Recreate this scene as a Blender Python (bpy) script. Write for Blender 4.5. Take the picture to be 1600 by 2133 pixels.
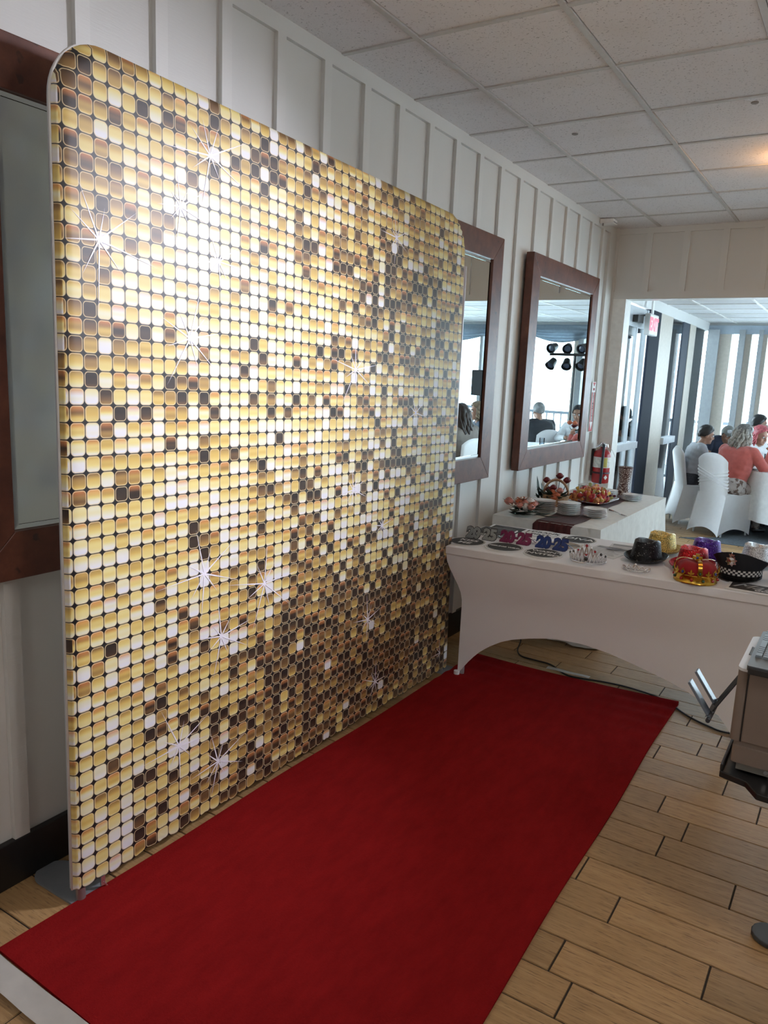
import bpy, bmesh, math, random
from mathutils import Vector as V, Matrix
from math import pi, sin, cos
for o in list(bpy.data.objects): bpy.data.objects.remove(o)
SC = bpy.context.scene
COL = SC.collection
random.seed(7)

# ---------------------------------------------------------------- camera
cam_data = bpy.data.cameras.new('camera')
cam = bpy.data.objects.new('camera', cam_data); COL.objects.link(cam)
cam_data.sensor_fit = 'HORIZONTAL'; cam_data.sensor_width = 36.0
cam_data.lens = 1592.78 / 1600 * 36.0
cam_data.clip_start = 0.05; cam_data.clip_end = 200
_y, _p, _r = 0.558793654, 0.180956977, 0.0442454531
_F = V((-sin(_y)*cos(_p), cos(_y)*cos(_p), -sin(_p)))
_R0 = V((cos(_y), sin(_y), 0)); _U0 = _R0.cross(_F)
_R = cos(_r)*_R0 + sin(_r)*_U0; _U = -sin(_r)*_R0 + cos(_r)*_U0
cam.matrix_world = Matrix(((_R.x, _U.x, -_F.x, 2.11575737), (_R.y, _U.y, -_F.y, 0.0),
                           (_R.z, _U.z, -_F.z, 1.65), (0, 0, 0, 1)))
SC.camera = cam

# ---------------------------------------------------------------- world, exposure
SC.view_settings.view_transform = 'Standard'; SC.view_settings.look = 'None'
SC.view_settings.gamma = 1.0; SC.view_settings.use_curve_mapping = False
SC.view_settings.exposure = 0.0
W = bpy.data.worlds.new('hazy_sky'); SC.world = W; W.use_nodes = True
_bg = W.node_tree.nodes['Background']
_bg.inputs[0].default_value = (0.78, 0.91, 1.0, 1); _bg.inputs[1].default_value = 11.0

# ---------------------------------------------------------------- materials
def nt_mat(name):
    m = bpy.data.materials.new(name); m.use_nodes = True
    nt = m.node_tree
    return m, nt, nt.nodes['Principled BSDF']
def N(nt, t, **kw):
    n = nt.nodes.new(t)
    for k, v in kw.items():
        if k.startswith('i_'):
            n.inputs[int(k[2:]) if k[2:].isdigit() else k[2:]].default_value = v
        else: setattr(n, k, v)
    return n
def L(nt, a, b): nt.links.new(a, b)
def math_(nt, op, a, b=None, c=None, clamp=False):
    n = nt.nodes.new('ShaderNodeMath'); n.operation = op; n.use_clamp = clamp
    for i, x in enumerate((a, b, c)):
        if x is None: continue
        if isinstance(x, (int, float)): n.inputs[i].default_value = x
        else: nt.links.new(x, n.inputs[i])
    return n.outputs[0]
def ramp(nt, fac, stops, interp='LINEAR'):
    n = nt.nodes.new('ShaderNodeValToRGB'); n.color_ramp.interpolation = interp
    e = n.color_ramp.elements
    while len(e) > 1: e.remove(e[-1])
    e[0].position = stops[0][0]; e[0].color = (*stops[0][1], 1)
    for p, c in stops[1:]:
        x = e.new(p); x.color = (*c, 1)
    nt.links.new(fac, n.inputs[0]); return n.outputs[0]
def mix(nt, fac, a, b, mode='MIX'):
    n = nt.nodes.new('ShaderNodeMix'); n.data_type = 'RGBA'; n.blend_type = mode
    for s, x in ((n.inputs[0], fac), (n.inputs[6], a), (n.inputs[7], b)):
        if isinstance(x, (int, float)): s.default_value = x
        elif isinstance(x, tuple): s.default_value = (*x, 1)
        else: nt.links.new(x, s)
    return n.outputs[2]
def bump(nt, bsdf, h, strength=0.3, dist=0.01):
    b = N(nt, 'ShaderNodeBump'); b.inputs['Strength'].default_value = strength; b.inputs['Distance'].default_value = dist
    L(nt, h, b.inputs['Height']); L(nt, b.outputs[0], bsdf.inputs['Normal'])
def noise(nt, scale, detail=3, vec=None, rough=0.5):
    n = N(nt, 'ShaderNodeTexNoise'); n.inputs['Scale'].default_value = scale; n.inputs['Detail'].default_value = detail
    n.inputs['Roughness'].default_value = rough
    if vec is not None: L(nt, vec, n.inputs['Vector'])
    return n.outputs['Fac']
def coords(nt, which='Object', scale=(1, 1, 1)):
    t = N(nt, 'ShaderNodeTexCoord'); mp = N(nt, 'ShaderNodeMapping'); mp.inputs['Scale'].default_value = scale
    L(nt, t.outputs[which], mp.inputs['Vector']); return mp.outputs[0]
MATS = {}
def plain(name, col, rough=0.5, metal=0.0, var=0.06, nscale=25, bmp=0.0, spec=None, coat=0, trans=0, sheen=0, emit=None, es=0):
    """simple surface: base colour with a little procedural mottling"""
    if name in MATS: return MATS[name]
    m, nt, b = nt_mat(name)
    v = coords(nt); f = noise(nt, nscale, 4, v)
    lo = tuple(max(0, c*(1-var)) for c in col); hi = tuple(min(1, c*(1+var)) for c in col)
    L(nt, ramp(nt, f, ((0.3, lo), (0.7, hi))), b.inputs['Base Color'])
    b.inputs['Roughness'].default_value = rough; b.inputs['Metallic'].default_value = metal
    if spec is not None: b.inputs['Specular IOR Level'].default_value = spec
    if coat: b.inputs['Coat Weight'].default_value = coat
    if trans: b.inputs['Transmission Weight'].default_value = trans
    if sheen: b.inputs['Sheen Weight'].default_value = sheen
    if emit: b.inputs['Emission Color'].default_value = (*emit, 1); b.inputs['Emission Strength'].default_value = es
    if bmp: bump(nt, b, f, bmp, 0.004)
    MATS[name] = m; return m

def m_wallpaint():
    m, nt, b = nt_mat('painted_board')
    v = coords(nt, 'Object', (1, 3, 30)); f = noise(nt, 6, 6, v, 0.6)
    v2 = coords(nt); g = noise(nt, 1.3, 2, v2)
    c = ramp(nt, g, ((0.3, (0.67, 0.67, 0.65)), (0.7, (0.73, 0.73, 0.71))))
    L(nt, c, b.inputs['Base Color']); b.inputs['Roughness'].default_value = 0.42
    bump(nt, b, f, 0.18, 0.003); return m
def m_tile():
    m, nt, b = nt_mat('acoustic_tile')
    v = coords(nt); oi = N(nt, 'ShaderNodeObjectInfo')
    va = N(nt, 'ShaderNodeVectorMath', operation='ADD'); L(nt, v, va.inputs[0])
    sc = N(nt, 'ShaderNodeVectorMath', operation='SCALE'); L(nt, oi.outputs['Location'], sc.inputs[0]); sc.inputs['Scale'].default_value = 1.37
    L(nt, sc.outputs[0], va.inputs[1]); vec = va.outputs[0]
    f = noise(nt, 110, 3, vec, 0.6)
    pits = ramp(nt, f, ((0.30, (0.40, 0.385, 0.40)), (0.40, (0.86, 0.84, 0.86))))
    st = noise(nt, 2.0, 3, vec)
    c = mix(nt, ramp(nt, st, ((0.55, (0, 0, 0)), (0.8, (0.35, 0.35, 0.35)))), pits, (0.58, 0.52, 0.45))
    L(nt, c, b.inputs['Base Color']); b.inputs['Roughness'].default_value = 0.9
    bump(nt, b, f, 0.4, 0.003); return m
def m_plank():
    m, nt, b = nt_mat('wood_look_tile')
    oi = N(nt, 'ShaderNodeObjectInfo'); v = coords(nt, 'Object', (1, 1, 1))
    sc = N(nt, 'ShaderNodeVectorMath', operation='SCALE'); L(nt, oi.outputs['Location'], sc.inputs[0]); sc.inputs['Scale'].default_value = 3.71
    va = N(nt, 'ShaderNodeVectorMath', operation='ADD'); L(nt, v, va.inputs[0]); L(nt, sc.outputs[0], va.inputs[1])
    mp = N(nt, 'ShaderNodeMapping'); mp.inputs['Scale'].default_value = (1.6, 22, 1); L(nt, va.outputs[0], mp.inputs['Vector'])
    grain = noise(nt, 3.0, 6, mp.outputs[0], 0.65)
    blot = noise(nt, 5.0, 3, va.outputs[0])
    mp2 = N(nt, 'ShaderNodeMapping'); mp2.inputs['Scale'].default_value = (8, 90, 1); L(nt, va.outputs[0], mp2.inputs['Vector'])
    fine = noise(nt, 2.2, 4, mp2.outputs[0], 0.6)
    c = ramp(nt, grain, ((0.30, (0.34, 0.195, 0.080)), (0.5, (0.43, 0.262, 0.115)), (0.72, (0.52, 0.335, 0.160))))
    c = mix(nt, ramp(nt, fine, ((0.54, (0, 0, 0)), (0.68, (0.95, 0.95, 0.95)))), c, (0.17, 0.09, 0.042))
    c = mix(nt, ramp(nt, blot, ((0.4, (0, 0, 0)), (0.75, (0.45, 0.45, 0.45)))), c, (0.34, 0.21, 0.095))
    h = N(nt, 'ShaderNodeHueSaturation'); L(nt, c, h.inputs['Color'])
    L(nt, math_(nt, 'MULTIPLY_ADD', oi.outputs['Random'], 0.3, 0.85), h.inputs['Value'])
    L(nt, h.outputs[0], b.inputs['Base Color'])
    b.inputs['Roughness'].default_value = 0.42; bump(nt, b, fine, 0.12, 0.002); return m
def m_floorbase():
    m, nt, b = nt_mat('floor_beyond')
    v = coords(nt); br = N(nt, 'ShaderNodeTexBrick'); L(nt, v, br.inputs['Vector'])
    br.inputs['Color1'].default_value = (0.42, 0.29, 0.17, 1); br.inputs['Color2'].default_value = (0.36, 0.25, 0.15, 1)
    br.inputs['Mortar'].default_value = (0.06, 0.045, 0.035, 1); br.inputs['Scale'].default_value = 1.0
    br.inputs['Brick Width'].default_value = 0.597; br.inputs['Row Height'].default_value = 0.1473; br.inputs['Mortar Size'].default_value = 0.0022
    L(nt, br.outputs['Color'], b.inputs['Base Color']); b.inputs['Roughness'].default_value = 0.45; return m
def m_wood_frame():
    m, nt, b = nt_mat('stained_frame_wood')
    v = coords(nt, 'Object', (3, 3, 3)); f = noise(nt, 3, 6, v, 0.65); kn = noise(nt, 7, 2, v)
    c = ramp(nt, f, ((0.3, (0.070, 0.020, 0.012)), (0.55, (0.13, 0.040, 0.022)), (0.8, (0.20, 0.072, 0.038))))
    c = mix(nt, ramp(nt, kn, ((0.66, (0, 0, 0)), (0.72, (1, 1, 1)))), c, (0.05, 0.018, 0.012))
    L(nt, c, b.inputs['Base Color']); b.inputs['Roughness'].default_value = 0.38; bump(nt, b, f, 0.15, 0.003); return m
def m_carpet():
    m, nt, b = nt_mat('red_carpet_pile')
    v = coords(nt); f = noise(nt, 420, 2, v); g = noise(nt, 1, 5, coords(nt, 'Object', (14, 5, 5)), 0.7); w = noise(nt, 1.6, 2, v)
    c = ramp(nt, g, ((0.3, (0.225, 0.010, 0.0105)), (0.7, (0.305, 0.0135, 0.014))))
    c = mix(nt, math_(nt, 'MULTIPLY', f, 0.35), c, (0.16, 0.006, 0.008))
    L(nt, c, b.inputs['Base Color']); b.inputs['Roughness'].default_value = 0.95
    b.inputs['Specular IOR Level'].default_value = 0.02; bump(nt, b, noise(nt, 130, 4, v, 0.7), 0.9, 0.004); return m
def m_mirror():
    m, nt, b = nt_mat('mirror_silver')
    v = coords(nt); f = noise(nt, 2, 2, v)
    L(nt, ramp(nt, f, ((0.3, (0.80, 0.86, 0.86)), (0.7, (0.83, 0.88, 0.88)))), b.inputs['Base Color'])
    b.inputs['Metallic'].default_value = 1.0; b.inputs['Roughness'].default_value = 0.0; return m
def m_glass(name='window_glass', tint=(0.93, 0.98, 1.0), refl=0.06):
    m, nt, b = nt_mat(name); nt.nodes.remove(b)
    out = nt.nodes['Material Output']
    t = N(nt, 'ShaderNodeBsdfTransparent'); t.inputs[0].default_value = (*tint, 1)
    g = N(nt, 'ShaderNodeBsdfGlossy'); g.inputs['Roughness'].default_value = 0.02
    fr = N(nt, 'ShaderNodeFresnel'); fr.inputs[0].default_value = 1.45
    mx = N(nt, 'ShaderNodeMixShader'); L(nt, fr.outputs[0], mx.inputs[0]); L(nt, t.outputs[0], mx.inputs[1]); L(nt, g.outputs[0], mx.inputs[2])
    L(nt, mx.outputs[0], out.inputs['Surface']); return m
def m_sequins():
    """printed stretch cloth: rounded metallic-looking cells on black, tone per cell from the 'cell' attribute"""
    m, nt, b = nt_mat('printed_cell_cloth')
    uv = N(nt, 'ShaderNodeUVMap', uv_map='cells'); sep = N(nt, 'ShaderNodeSeparateXYZ'); L(nt, uv.outputs[0], sep.inputs[0])
    u = math_(nt, 'FRACT', sep.outputs[0]); v = math_(nt, 'FRACT', sep.outputs[1])
    at = N(nt, 'ShaderNodeAttribute', attribute_name='cell'); sc = N(nt, 'ShaderNodeSeparateColor'); L(nt, at.outputs['Color'], sc.inputs[0])
    tone, rnd, typ = sc.outputs[0], sc.outputs[1], sc.outputs[2]
    rr = 0.27; half = 0.5 - 0.022 - rr
    qx = math_(nt, 'SUBTRACT', math_(nt, 'ABSOLUTE', math_(nt, 'SUBTRACT', u, 0.5)), half)
    qy = math_(nt, 'SUBTRACT', math_(nt, 'ABSOLUTE', math_(nt, 'SUBTRACT', v, 0.5)), half)
    mx_, my_ = math_(nt, 'MAXIMUM', qx, 0), math_(nt, 'MAXIMUM', qy, 0)
    ln = math_(nt, 'SQRT', math_(nt, 'ADD', math_(nt, 'MULTIPLY', mx_, mx_), math_(nt, 'MULTIPLY', my_, my_)))
    d = math_(nt, 'SUBTRACT', math_(nt, 'ADD', ln, math_(nt, 'MINIMUM', math_(nt, 'MAXIMUM', qx, qy), 0)), rr)
    inside = ramp(nt, math_(nt, 'ADD', d, 0.5), ((0.485, (1, 1, 1)), (0.505, (0, 0, 0))))
    line = ramp(nt, math_(nt, 'ADD', d, 0.5), ((0.425, (0, 0, 0)), (0.445, (1, 1, 1)), (0.475, (1, 1, 1)), (0.495, (0, 0, 0))))
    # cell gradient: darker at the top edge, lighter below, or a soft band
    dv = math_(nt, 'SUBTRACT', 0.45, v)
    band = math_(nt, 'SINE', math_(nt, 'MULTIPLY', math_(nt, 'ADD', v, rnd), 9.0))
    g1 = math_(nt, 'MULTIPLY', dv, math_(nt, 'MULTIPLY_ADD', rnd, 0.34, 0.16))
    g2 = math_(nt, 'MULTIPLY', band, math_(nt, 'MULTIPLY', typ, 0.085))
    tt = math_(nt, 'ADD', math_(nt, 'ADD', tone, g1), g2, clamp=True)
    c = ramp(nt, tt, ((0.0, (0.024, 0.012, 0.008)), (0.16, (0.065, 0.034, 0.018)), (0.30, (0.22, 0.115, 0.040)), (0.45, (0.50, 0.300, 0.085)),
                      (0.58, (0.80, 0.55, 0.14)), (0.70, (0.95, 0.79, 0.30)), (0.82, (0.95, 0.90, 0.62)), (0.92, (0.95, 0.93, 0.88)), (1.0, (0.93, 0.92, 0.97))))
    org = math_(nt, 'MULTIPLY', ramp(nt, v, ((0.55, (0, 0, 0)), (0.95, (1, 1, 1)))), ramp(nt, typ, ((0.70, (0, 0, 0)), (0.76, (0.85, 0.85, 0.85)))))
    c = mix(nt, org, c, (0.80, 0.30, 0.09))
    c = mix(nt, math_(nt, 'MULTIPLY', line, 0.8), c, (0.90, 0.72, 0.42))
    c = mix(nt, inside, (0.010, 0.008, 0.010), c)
    L(nt, c, b.inputs['Base Color']); b.inputs['Roughness'].default_value = 0.42
    b.inputs['Specular IOR Level'].default_value = 0.5
    wv = noise(nt, 900, 1, coords(nt)); bump(nt, b, wv, 0.05, 0.001)
    tr = N(nt, 'ShaderNodeBsdfTranslucent'); L(nt, mix(nt, 0.55, c, (0.8, 0.85, 0.9)), tr.inputs[0])
    mx = N(nt, 'ShaderNodeMixShader'); mx.inputs[0].default_value = 0.22; L(nt, b.outputs[0], mx.inputs[1]); L(nt, tr.outputs[0], mx.inputs[2])
    L(nt, mx.outputs[0], nt.nodes['Material Output'].inputs['Surface']); return m

# ---------------------------------------------------------------- mesh helpers
def bm_new(): return bmesh.new()
def quad(bm, *p):
    return bm.faces.new([bm.verts.new(q) for q in p])
def box(bm, x0, x1, y0, y1, z0, z1, M=None, mi=0):
    vs = [bm.verts.new(V((x, y, z)) if M is None else M @ V((x, y, z))) for z in (z0, z1) for y in (y0, y1) for x in (x0, x1)]
    for f in ((0, 2, 3, 1), (4, 5, 7, 6), (0, 1, 5, 4), (2, 6, 7, 3), (0, 4, 6, 2), (1, 3, 7, 5)):
        bm.faces.new([vs[i] for i in f]).material_index = mi
    return vs
def prism(bm, poly, z0, z1, M=None, mi=0):
    def T(p, z):
        p = V((p[0], p[1], z)); return p if M is None else M @ p
    a = [bm.verts.new(T(p, z0)) for p in poly]; b = [bm.verts.new(T(p, z1)) for p in poly]
    n = len(poly)
    bm.faces.new(a[::-1]).material_index = mi; bm.faces.new(b).material_index = mi
    for i in range(n): bm.faces.new((a[i], a[(i+1) % n], b[(i+1) % n], b[i])).material_index = mi
def lathe(bm, prof, n=24, M=None, mi=0, sx=1, sy=1):
    rings = []
    for r, z in prof:
        if r < 1e-5:
            p = V((0, 0, z)); rings.append([bm.verts.new(p if M is None else M @ p)])
        else:
            rg = []
            for i in range(n):
                p = V((sx*r*cos(2*pi*i/n), sy*r*sin(2*pi*i/n), z)); rg.append(bm.verts.new(p if M is None else M @ p))
            rings.append(rg)
    for a, b in zip(rings, rings[1:]):
        if len(a) == 1 and len(b) == 1: continue
        for i in range(n):
            j = (i+1) % n
            if len(a) == 1: f = (a[0], b[j], b[i])
            elif len(b) == 1: f = (a[i], a[j], b[0])
            else: f = (a[i], a[j], b[j], b[i])
            bm.faces.new(f).material_index = mi
def tube(bm, pts, r, n=8, mi=0, caps=True):
    pts = [V(p) for p in pts]; rr = r if isinstance(r, (list, tuple)) else [r]*len(pts)
    t0 = (pts[1]-pts[0]).normalized(); up = V((0, 0, 1)) if abs(t0.z) < 0.9 else V((1, 0, 0))
    a = t0.cross(up).normalized(); rings = []
    for i, p in enumerate(pts):
        t = (pts[min(i+1, len(pts)-1)]-pts[max(i-1, 0)]).normalized()
        a = (a - t*a.dot(t)).normalized(); b = t.cross(a)
        rings.append([bm.verts.new(p + rr[i]*(cos(2*pi*k/n)*a + sin(2*pi*k/n)*b)) for k in range(n)])
    for q, s in zip(rings, rings[1:]):
        for k in range(n): bm.faces.new((q[k], q[(k+1) % n], s[(k+1) % n], s[k])).material_index = mi
    if caps:
        bm.faces.new(rings[0][::-1]).material_index = mi; bm.faces.new(rings[-1]).material_index = mi
def ball(bm, c, r, seg=12, rings=8, mi=0, M=None):
    if isinstance(r, (int, float)): r = (r, r, r)
    T = Matrix.Translation(V(c)) @ Matrix.Diagonal((*r, 1))
    if M is not None: T = M @ T
    lathe(bm, [(sin(pi*i/rings), -cos(pi*i/rings)) for i in range(rings+1)], seg, T, mi)
def sweep_sheet(bm, fn, nu, nv, mi=0, closed=False):
    g = [[bm.verts.new(fn(i/nu, j/nv)) for j in range(nv+1)] for i in range(nu+1)]
    for i in range(nu):
        for j in range(nv): bm.faces.new((g[i][j], g[i+1][j], g[i+1][j+1], g[i][j+1])).material_index = mi
    return g
def mesh_of(name, bm, mats, smooth=False):
    bmesh.ops.recalc_face_normals(bm, faces=bm.faces)
    me = bpy.data.meshes.new(name); bm.to_mesh(me); bm.free()
    for m in (mats if isinstance(mats, (list, tuple)) else [mats]): me.materials.append(m)
    if smooth:
        me.polygons.foreach_set('use_smooth', [True]*len(me.polygons))
        if smooth is not True: me.set_sharp_from_angle(angle=math.radians(smooth))
    return me
def obj(name, bm, mats, parent=None, smooth=False, loc=None, bevel=0, label=None):
    me = mesh_of(name, bm, mats, smooth) if not isinstance(bm, bpy.types.Mesh) else bm
    o = bpy.data.objects.new(name, me); COL.objects.link(o)
    if parent is not None: o.parent = parent
    if loc is not None: o.location = loc
    if bevel:
        md = o.modifiers.new('bevel', 'BEVEL'); md.width = bevel; md.segments = 2; md.limit_method = 'ANGLE'
    if label: o['label'] = label
    return o
def tag(o, label, cat, group=None):
    o['label'] = label; o['category'] = cat
    if group: o['group'] = group
    return o
def thing(name, label, cat, loc=(0, 0, 0), rz=0.0, group=None):
    o = bpy.data.objects.new(name, None); COL.objects.link(o); o.empty_display_size = 0.05
    o.location = loc; o.rotation_euler = (0, 0, rz); return tag(o, label, cat, group)
def struct(name, bm, mats, parent=None, **k):
    o = obj(name, bm, mats, parent, **k)
    if parent is None: o['kind'] = 'structure'
    return o
def dup(root, loc, rz=None, label=None):
    r = root.copy(); COL.objects.link(r); r.location = loc
    if rz is not None: r.rotation_euler = (0, 0, rz)
    if label: r['label'] = label
    for ch in list(root.children):
        c = ch.copy(); COL.objects.link(c); c.parent = r
        for g in list(ch.children):
            d = g.copy(); COL.objects.link(d); d.parent = c
    return r
def text_mesh(body, size, mat, depth=0.0006, spacing=1.0, shear=0.0, bold=0.0):
    cu = bpy.data.curves.new('t', 'FONT'); cu.body = body; cu.size = size; cu.align_x = 'CENTER'; cu.align_y = 'CENTER'
    cu.extrude = depth; cu.space_character = spacing; cu.shear = shear; cu.offset = bold; cu.resolution_u = 3
    o = bpy.data.objects.new('t', cu); COL.objects.link(o)
    dg = bpy.context.evaluated_depsgraph_get(); me = bpy.data.meshes.new_from_object(o.evaluated_get(dg))
    bpy.data.objects.remove(o); me.materials.clear(); me.materials.append(mat); return me
def text(name, body, size, mat, parent, loc, rot=(0, 0, 0), **k):
    me = text_mesh(body, size, mat, **k); me.name = name
    o = obj(name, me, mat, parent); o.location = loc; o.rotation_euler = rot; return o
def T(x, y, z): return Matrix.Translation((x, y, z))
def RX(a): return Matrix.Rotation(a, 4, 'X')
def RY(a): return Matrix.Rotation(a, 4, 'Y')
def RZ(a): return Matrix.Rotation(a, 4, 'Z')

PAINT = m_wallpaint(); TILE = m_tile(); PLANK = m_plank(); FRAMEW = m_wood_frame(); MIRROR = m_mirror(); GLASS = m_glass()
WHITE_TRIM = plain('trim_paint', (0.80, 0.80, 0.77), 0.4)
BLACKBASE = plain('black_baseboard', (0.012, 0.011, 0.011), 0.35)
GROUT = plain('dark_grout', (0.035, 0.026, 0.02), 0.9)
TEE = plain('ceiling_tee_paint', (0.62, 0.61, 0.60), 0.45)
BEIGE = plain('beige_pillar_paint', (0.52, 0.47, 0.40), 0.5)
SLATE = plain('dark_slate_frame', (0.012, 0.018, 0.030), 0.75, spec=0.15)
ALU = plain('aluminium', (0.62, 0.65, 0.68), 0.35, 0.6)
BLACKM = plain('black_metal', (0.012, 0.012, 0.013), 0.45)
WHITECLOTH = plain('white_cloth', (0.80, 0.80, 0.79), 0.75, sheen=0.2)
WHITEP = plain('white_paint', (0.85, 0.85, 0.84), 0.4)
CHROME = plain('chrome', (0.75, 0.75, 0.77), 0.15, 1.0)
SILVER = plain('silver_plastic', (0.78, 0.78, 0.80), 0.2, 0.9)

# ---------------------------------------------------------------- structure: floor
fl = bm_new(); box(fl, -0.15, 6.2, -4.2, 12.4, -0.12, -0.006)
floor = struct('floor', fl, m_floorbase())
gb = bm_new(); box(gb, 0.0, 2.62, 0.55, 9.35, -0.006, -0.0035); obj('grout_bed', gb, GROUT, floor)
JOINT = {0: 1.549, 1: 1.933, 2: 1.631, 3: 1.48, 4: 1.938, 5: 1.673, 6: 1.73, 7: 1.612, 8: 1.948, 9: 1.803, 10: 1.49, 11: 1.648, 12: 1.71,
         13: 1.547, 14: 0.538, 15: 0.75, 16: 0.445, 17: 0.844, -1: 1.62, -2: 1.86}
PL, PW, PY0 = 0.597, 0.1473, 1.893
_pm = {}
def plank_mesh(ln):
    k = round(ln, 3)
    if k not in _pm:
        b = bm_new(); e = 0.0026; h = 0.0035
        x0, x1, y0, y1 = e, ln-e, e, PW-e
        bo = [b.verts.new((x, y, -h)) for x, y in ((x0, y0), (x1, y0), (x1, y1), (x0, y1))]
        t = 0.0012
        to = [b.verts.new((x, y, 0)) for x, y in ((x0+t, y0+t), (x1-t, y0+t), (x1-t, y1-t), (x0+t, y1-t))]
        b.faces.new(to)
        for i in range(4): b.faces.new((bo[i], bo[(i+1) % 4], to[(i+1) % 4], to[i]))
        _pm[k] = mesh_of('plank', b, PLANK)
    return _pm[k]
_rj = random.Random(11)
for row in range(-9, 51):
    y = PY0 + PW*row; j = JOINT.get(row, _rj.choice([0.05, 0.15, 0.27, 0.38, 0.5]) + _rj.uniform(-0.03, 0.03))
    xmax = 2.6 if y < 4.5 else (1.25 if y < 7 else 1.3)
    x = j - PL*math.ceil((j-0.0)/PL); xmin = 0.0 if y < 6.9 else 0.0
    while x < xmax:
        a, e = max(x, xmin), min(x+PL, 2.62)
        if e-a > 0.02: obj('plank', plank_mesh(e-a), None, floor, loc=(a, y, 0))
        x += PL
# ---------------------------------------------------------------- walls
wl = bm_new(); box(wl, -0.15, 0.0, -4.2, 7.0, 0, 2.97)
wall_left = struct('wall_left', wl, PAINT)
BY0, BP = 1.5505, 0.2978
bme = None
for k in range(-6, 18):
    y0 = BY0 + BP*k
    if bme is None:
        b = bm_new(); box(b, 0, 0.019, 0, 0.05, 0.152, 2.905); bme = mesh_of('batten', b, PAINT)
    obj('batten', bme, None, wall_left, loc=(0, y0, 0))
b = bm_new(); box(b, 0, 0.019, -0.3, 7.0, 2.905, 2.97); obj('top_rail', b, PAINT, wall_left)
b = bm_new(); box(b, 0, 0.026, 6.80, 7.0, 0.152, 2.905); obj('corner_board', b, PAINT, wall_left)
b = bm_new(); box(b, 0, 0.024, -0.3, 7.0, 0, 0.152); struct('baseboard_left', b, BLACKBASE, bevel=0.003)
# far wall with the wide opening into the sun room
wf = bm_new()
box(wf, 0, 0.144, 7.0, 7.14, 0, 2.97); box(wf, 0.144, 5.8, 7.0, 7.14, 2.385, 2.97); box(wf, 5.8, 6.2, 7.0, 7.14, 0, 2.97)
wall_far = struct('wall_far', wf, PAINT)
b = bm_new(); box(b, 0, 0.05, 0, 0.019, 2.432, 2.915); sme = mesh_of('batten', b, PAINT)
for k in range(18):
    x0 = 0.285 + 0.305*k
    if x0 < 5.7: obj('batten', sme, None, wall_far, loc=(x0, 6.981, 0))
b = bm_new(); box(b, 0.0, 0.045, 6.978, 7.0, 0.152, 2.97); obj('corner_board', b, PAINT, wall_far)
b = bm_new(); box(b, 0.045, 6.2, 6.981, 7.0, 2.915, 2.97); obj('top_rail', b, PAINT, wall_far)
b = bm_new(); box(b, 0.045, 5.8, 6.981, 7.0, 2.372, 2.432); obj('bottom_rail', b, PAINT, wall_far)
b = bm_new(); box(b, 0.045, 0.158, 6.981, 7.155, 0, 2.372); box(b, 0.144, 5.8, 6.985, 7.155, 2.372, 2.387)
obj('opening_trim', b, WHITE_TRIM, wall_far)
b = bm_new(); box(b, 6.05, 6.2, -4.2, 7.14, 0, 2.97); struct('wall_right', b, PAINT)
b = bm_new(); box(b, -0.15, 6.2, -4.2, -4.05, 0, 2.97); struct('wall_back', b, PAINT)
# ---------------------------------------------------------------- ceiling: tees and 2 ft tiles
cb = bm_new(); box(cb, -0.15, 6.2, -4.2, 7.14, 3.0, 3.12)
ceiling = struct('ceiling', cb, TILE)
TS, TX0, TY0 = 0.6096, 0.384, 2.865
def ceil_tile(w, l):
    b = bm_new(); g = 0.012; e = 0.004
    lo = [b.verts.new(p) for p in ((g+e, g+e, -0.006), (w-g-e, g+e, -0.006), (w-g-e, l-g-e, -0.006), (g+e, l-g-e, -0.006))]
    hi = [b.verts.new(p) for p in ((g, g, 0.01), (w-g, g, 0.01), (w-g, l-g, 0.01), (g, l-g, 0.01))]
    b.faces.new(lo)
    for i in range(4): b.faces.new((lo[i], lo[(i+1) % 4], hi[(i+1) % 4], hi[i]))
    return mesh_of('ceiling_tile', b, TILE)
tm = {}
for i in range(-1, 10):
    for k in range(-6, 7):
        x0 = TX0 + TS*i; w = TS
        if i == -1: x0 = 0.0; w = TX0
        y0 = TY0 + TS*k; l = min(TS, 7.0-y0)
        if x0 + w > 6.05: w = 6.05-x0
        if w < 0.03 or l < 0.03: continue
        key = (round(w, 3), round(l, 3))
        if key not in tm: tm[key] = ceil_tile(*key)
        obj('ceiling_tile', tm[key], None, ceiling, loc=(x0, y0, 2.974))
for i in range(0, 10):
    x = TX0 + TS*i
    if x > 6: break
    b = bm_new(); box(b, -0.012, 0.012, -4.05, 7.0, 2.962, 2.985); o = obj('ceiling_tee', b, TEE, ceiling, loc=(x, 0, 0))
b = bm_new(); box(b, 0, 6.05, -0.012, 0.012, 2.9635, 2.985); cme = mesh_of('ceiling_tee', b, TEE)
for k in range(-11, 7): obj('ceiling_tee', cme, None, ceiling, loc=(0, TY0 + TS*k, 0))
b = bm_new(); box(b, 0.0, 0.018, -4.05, 7.0, 2.960, 2.985); box(b, 0.0, 6.05, 6.98, 7.0, 2.960, 2.985); obj('edge_angle', b, TEE, ceiling)
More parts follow.
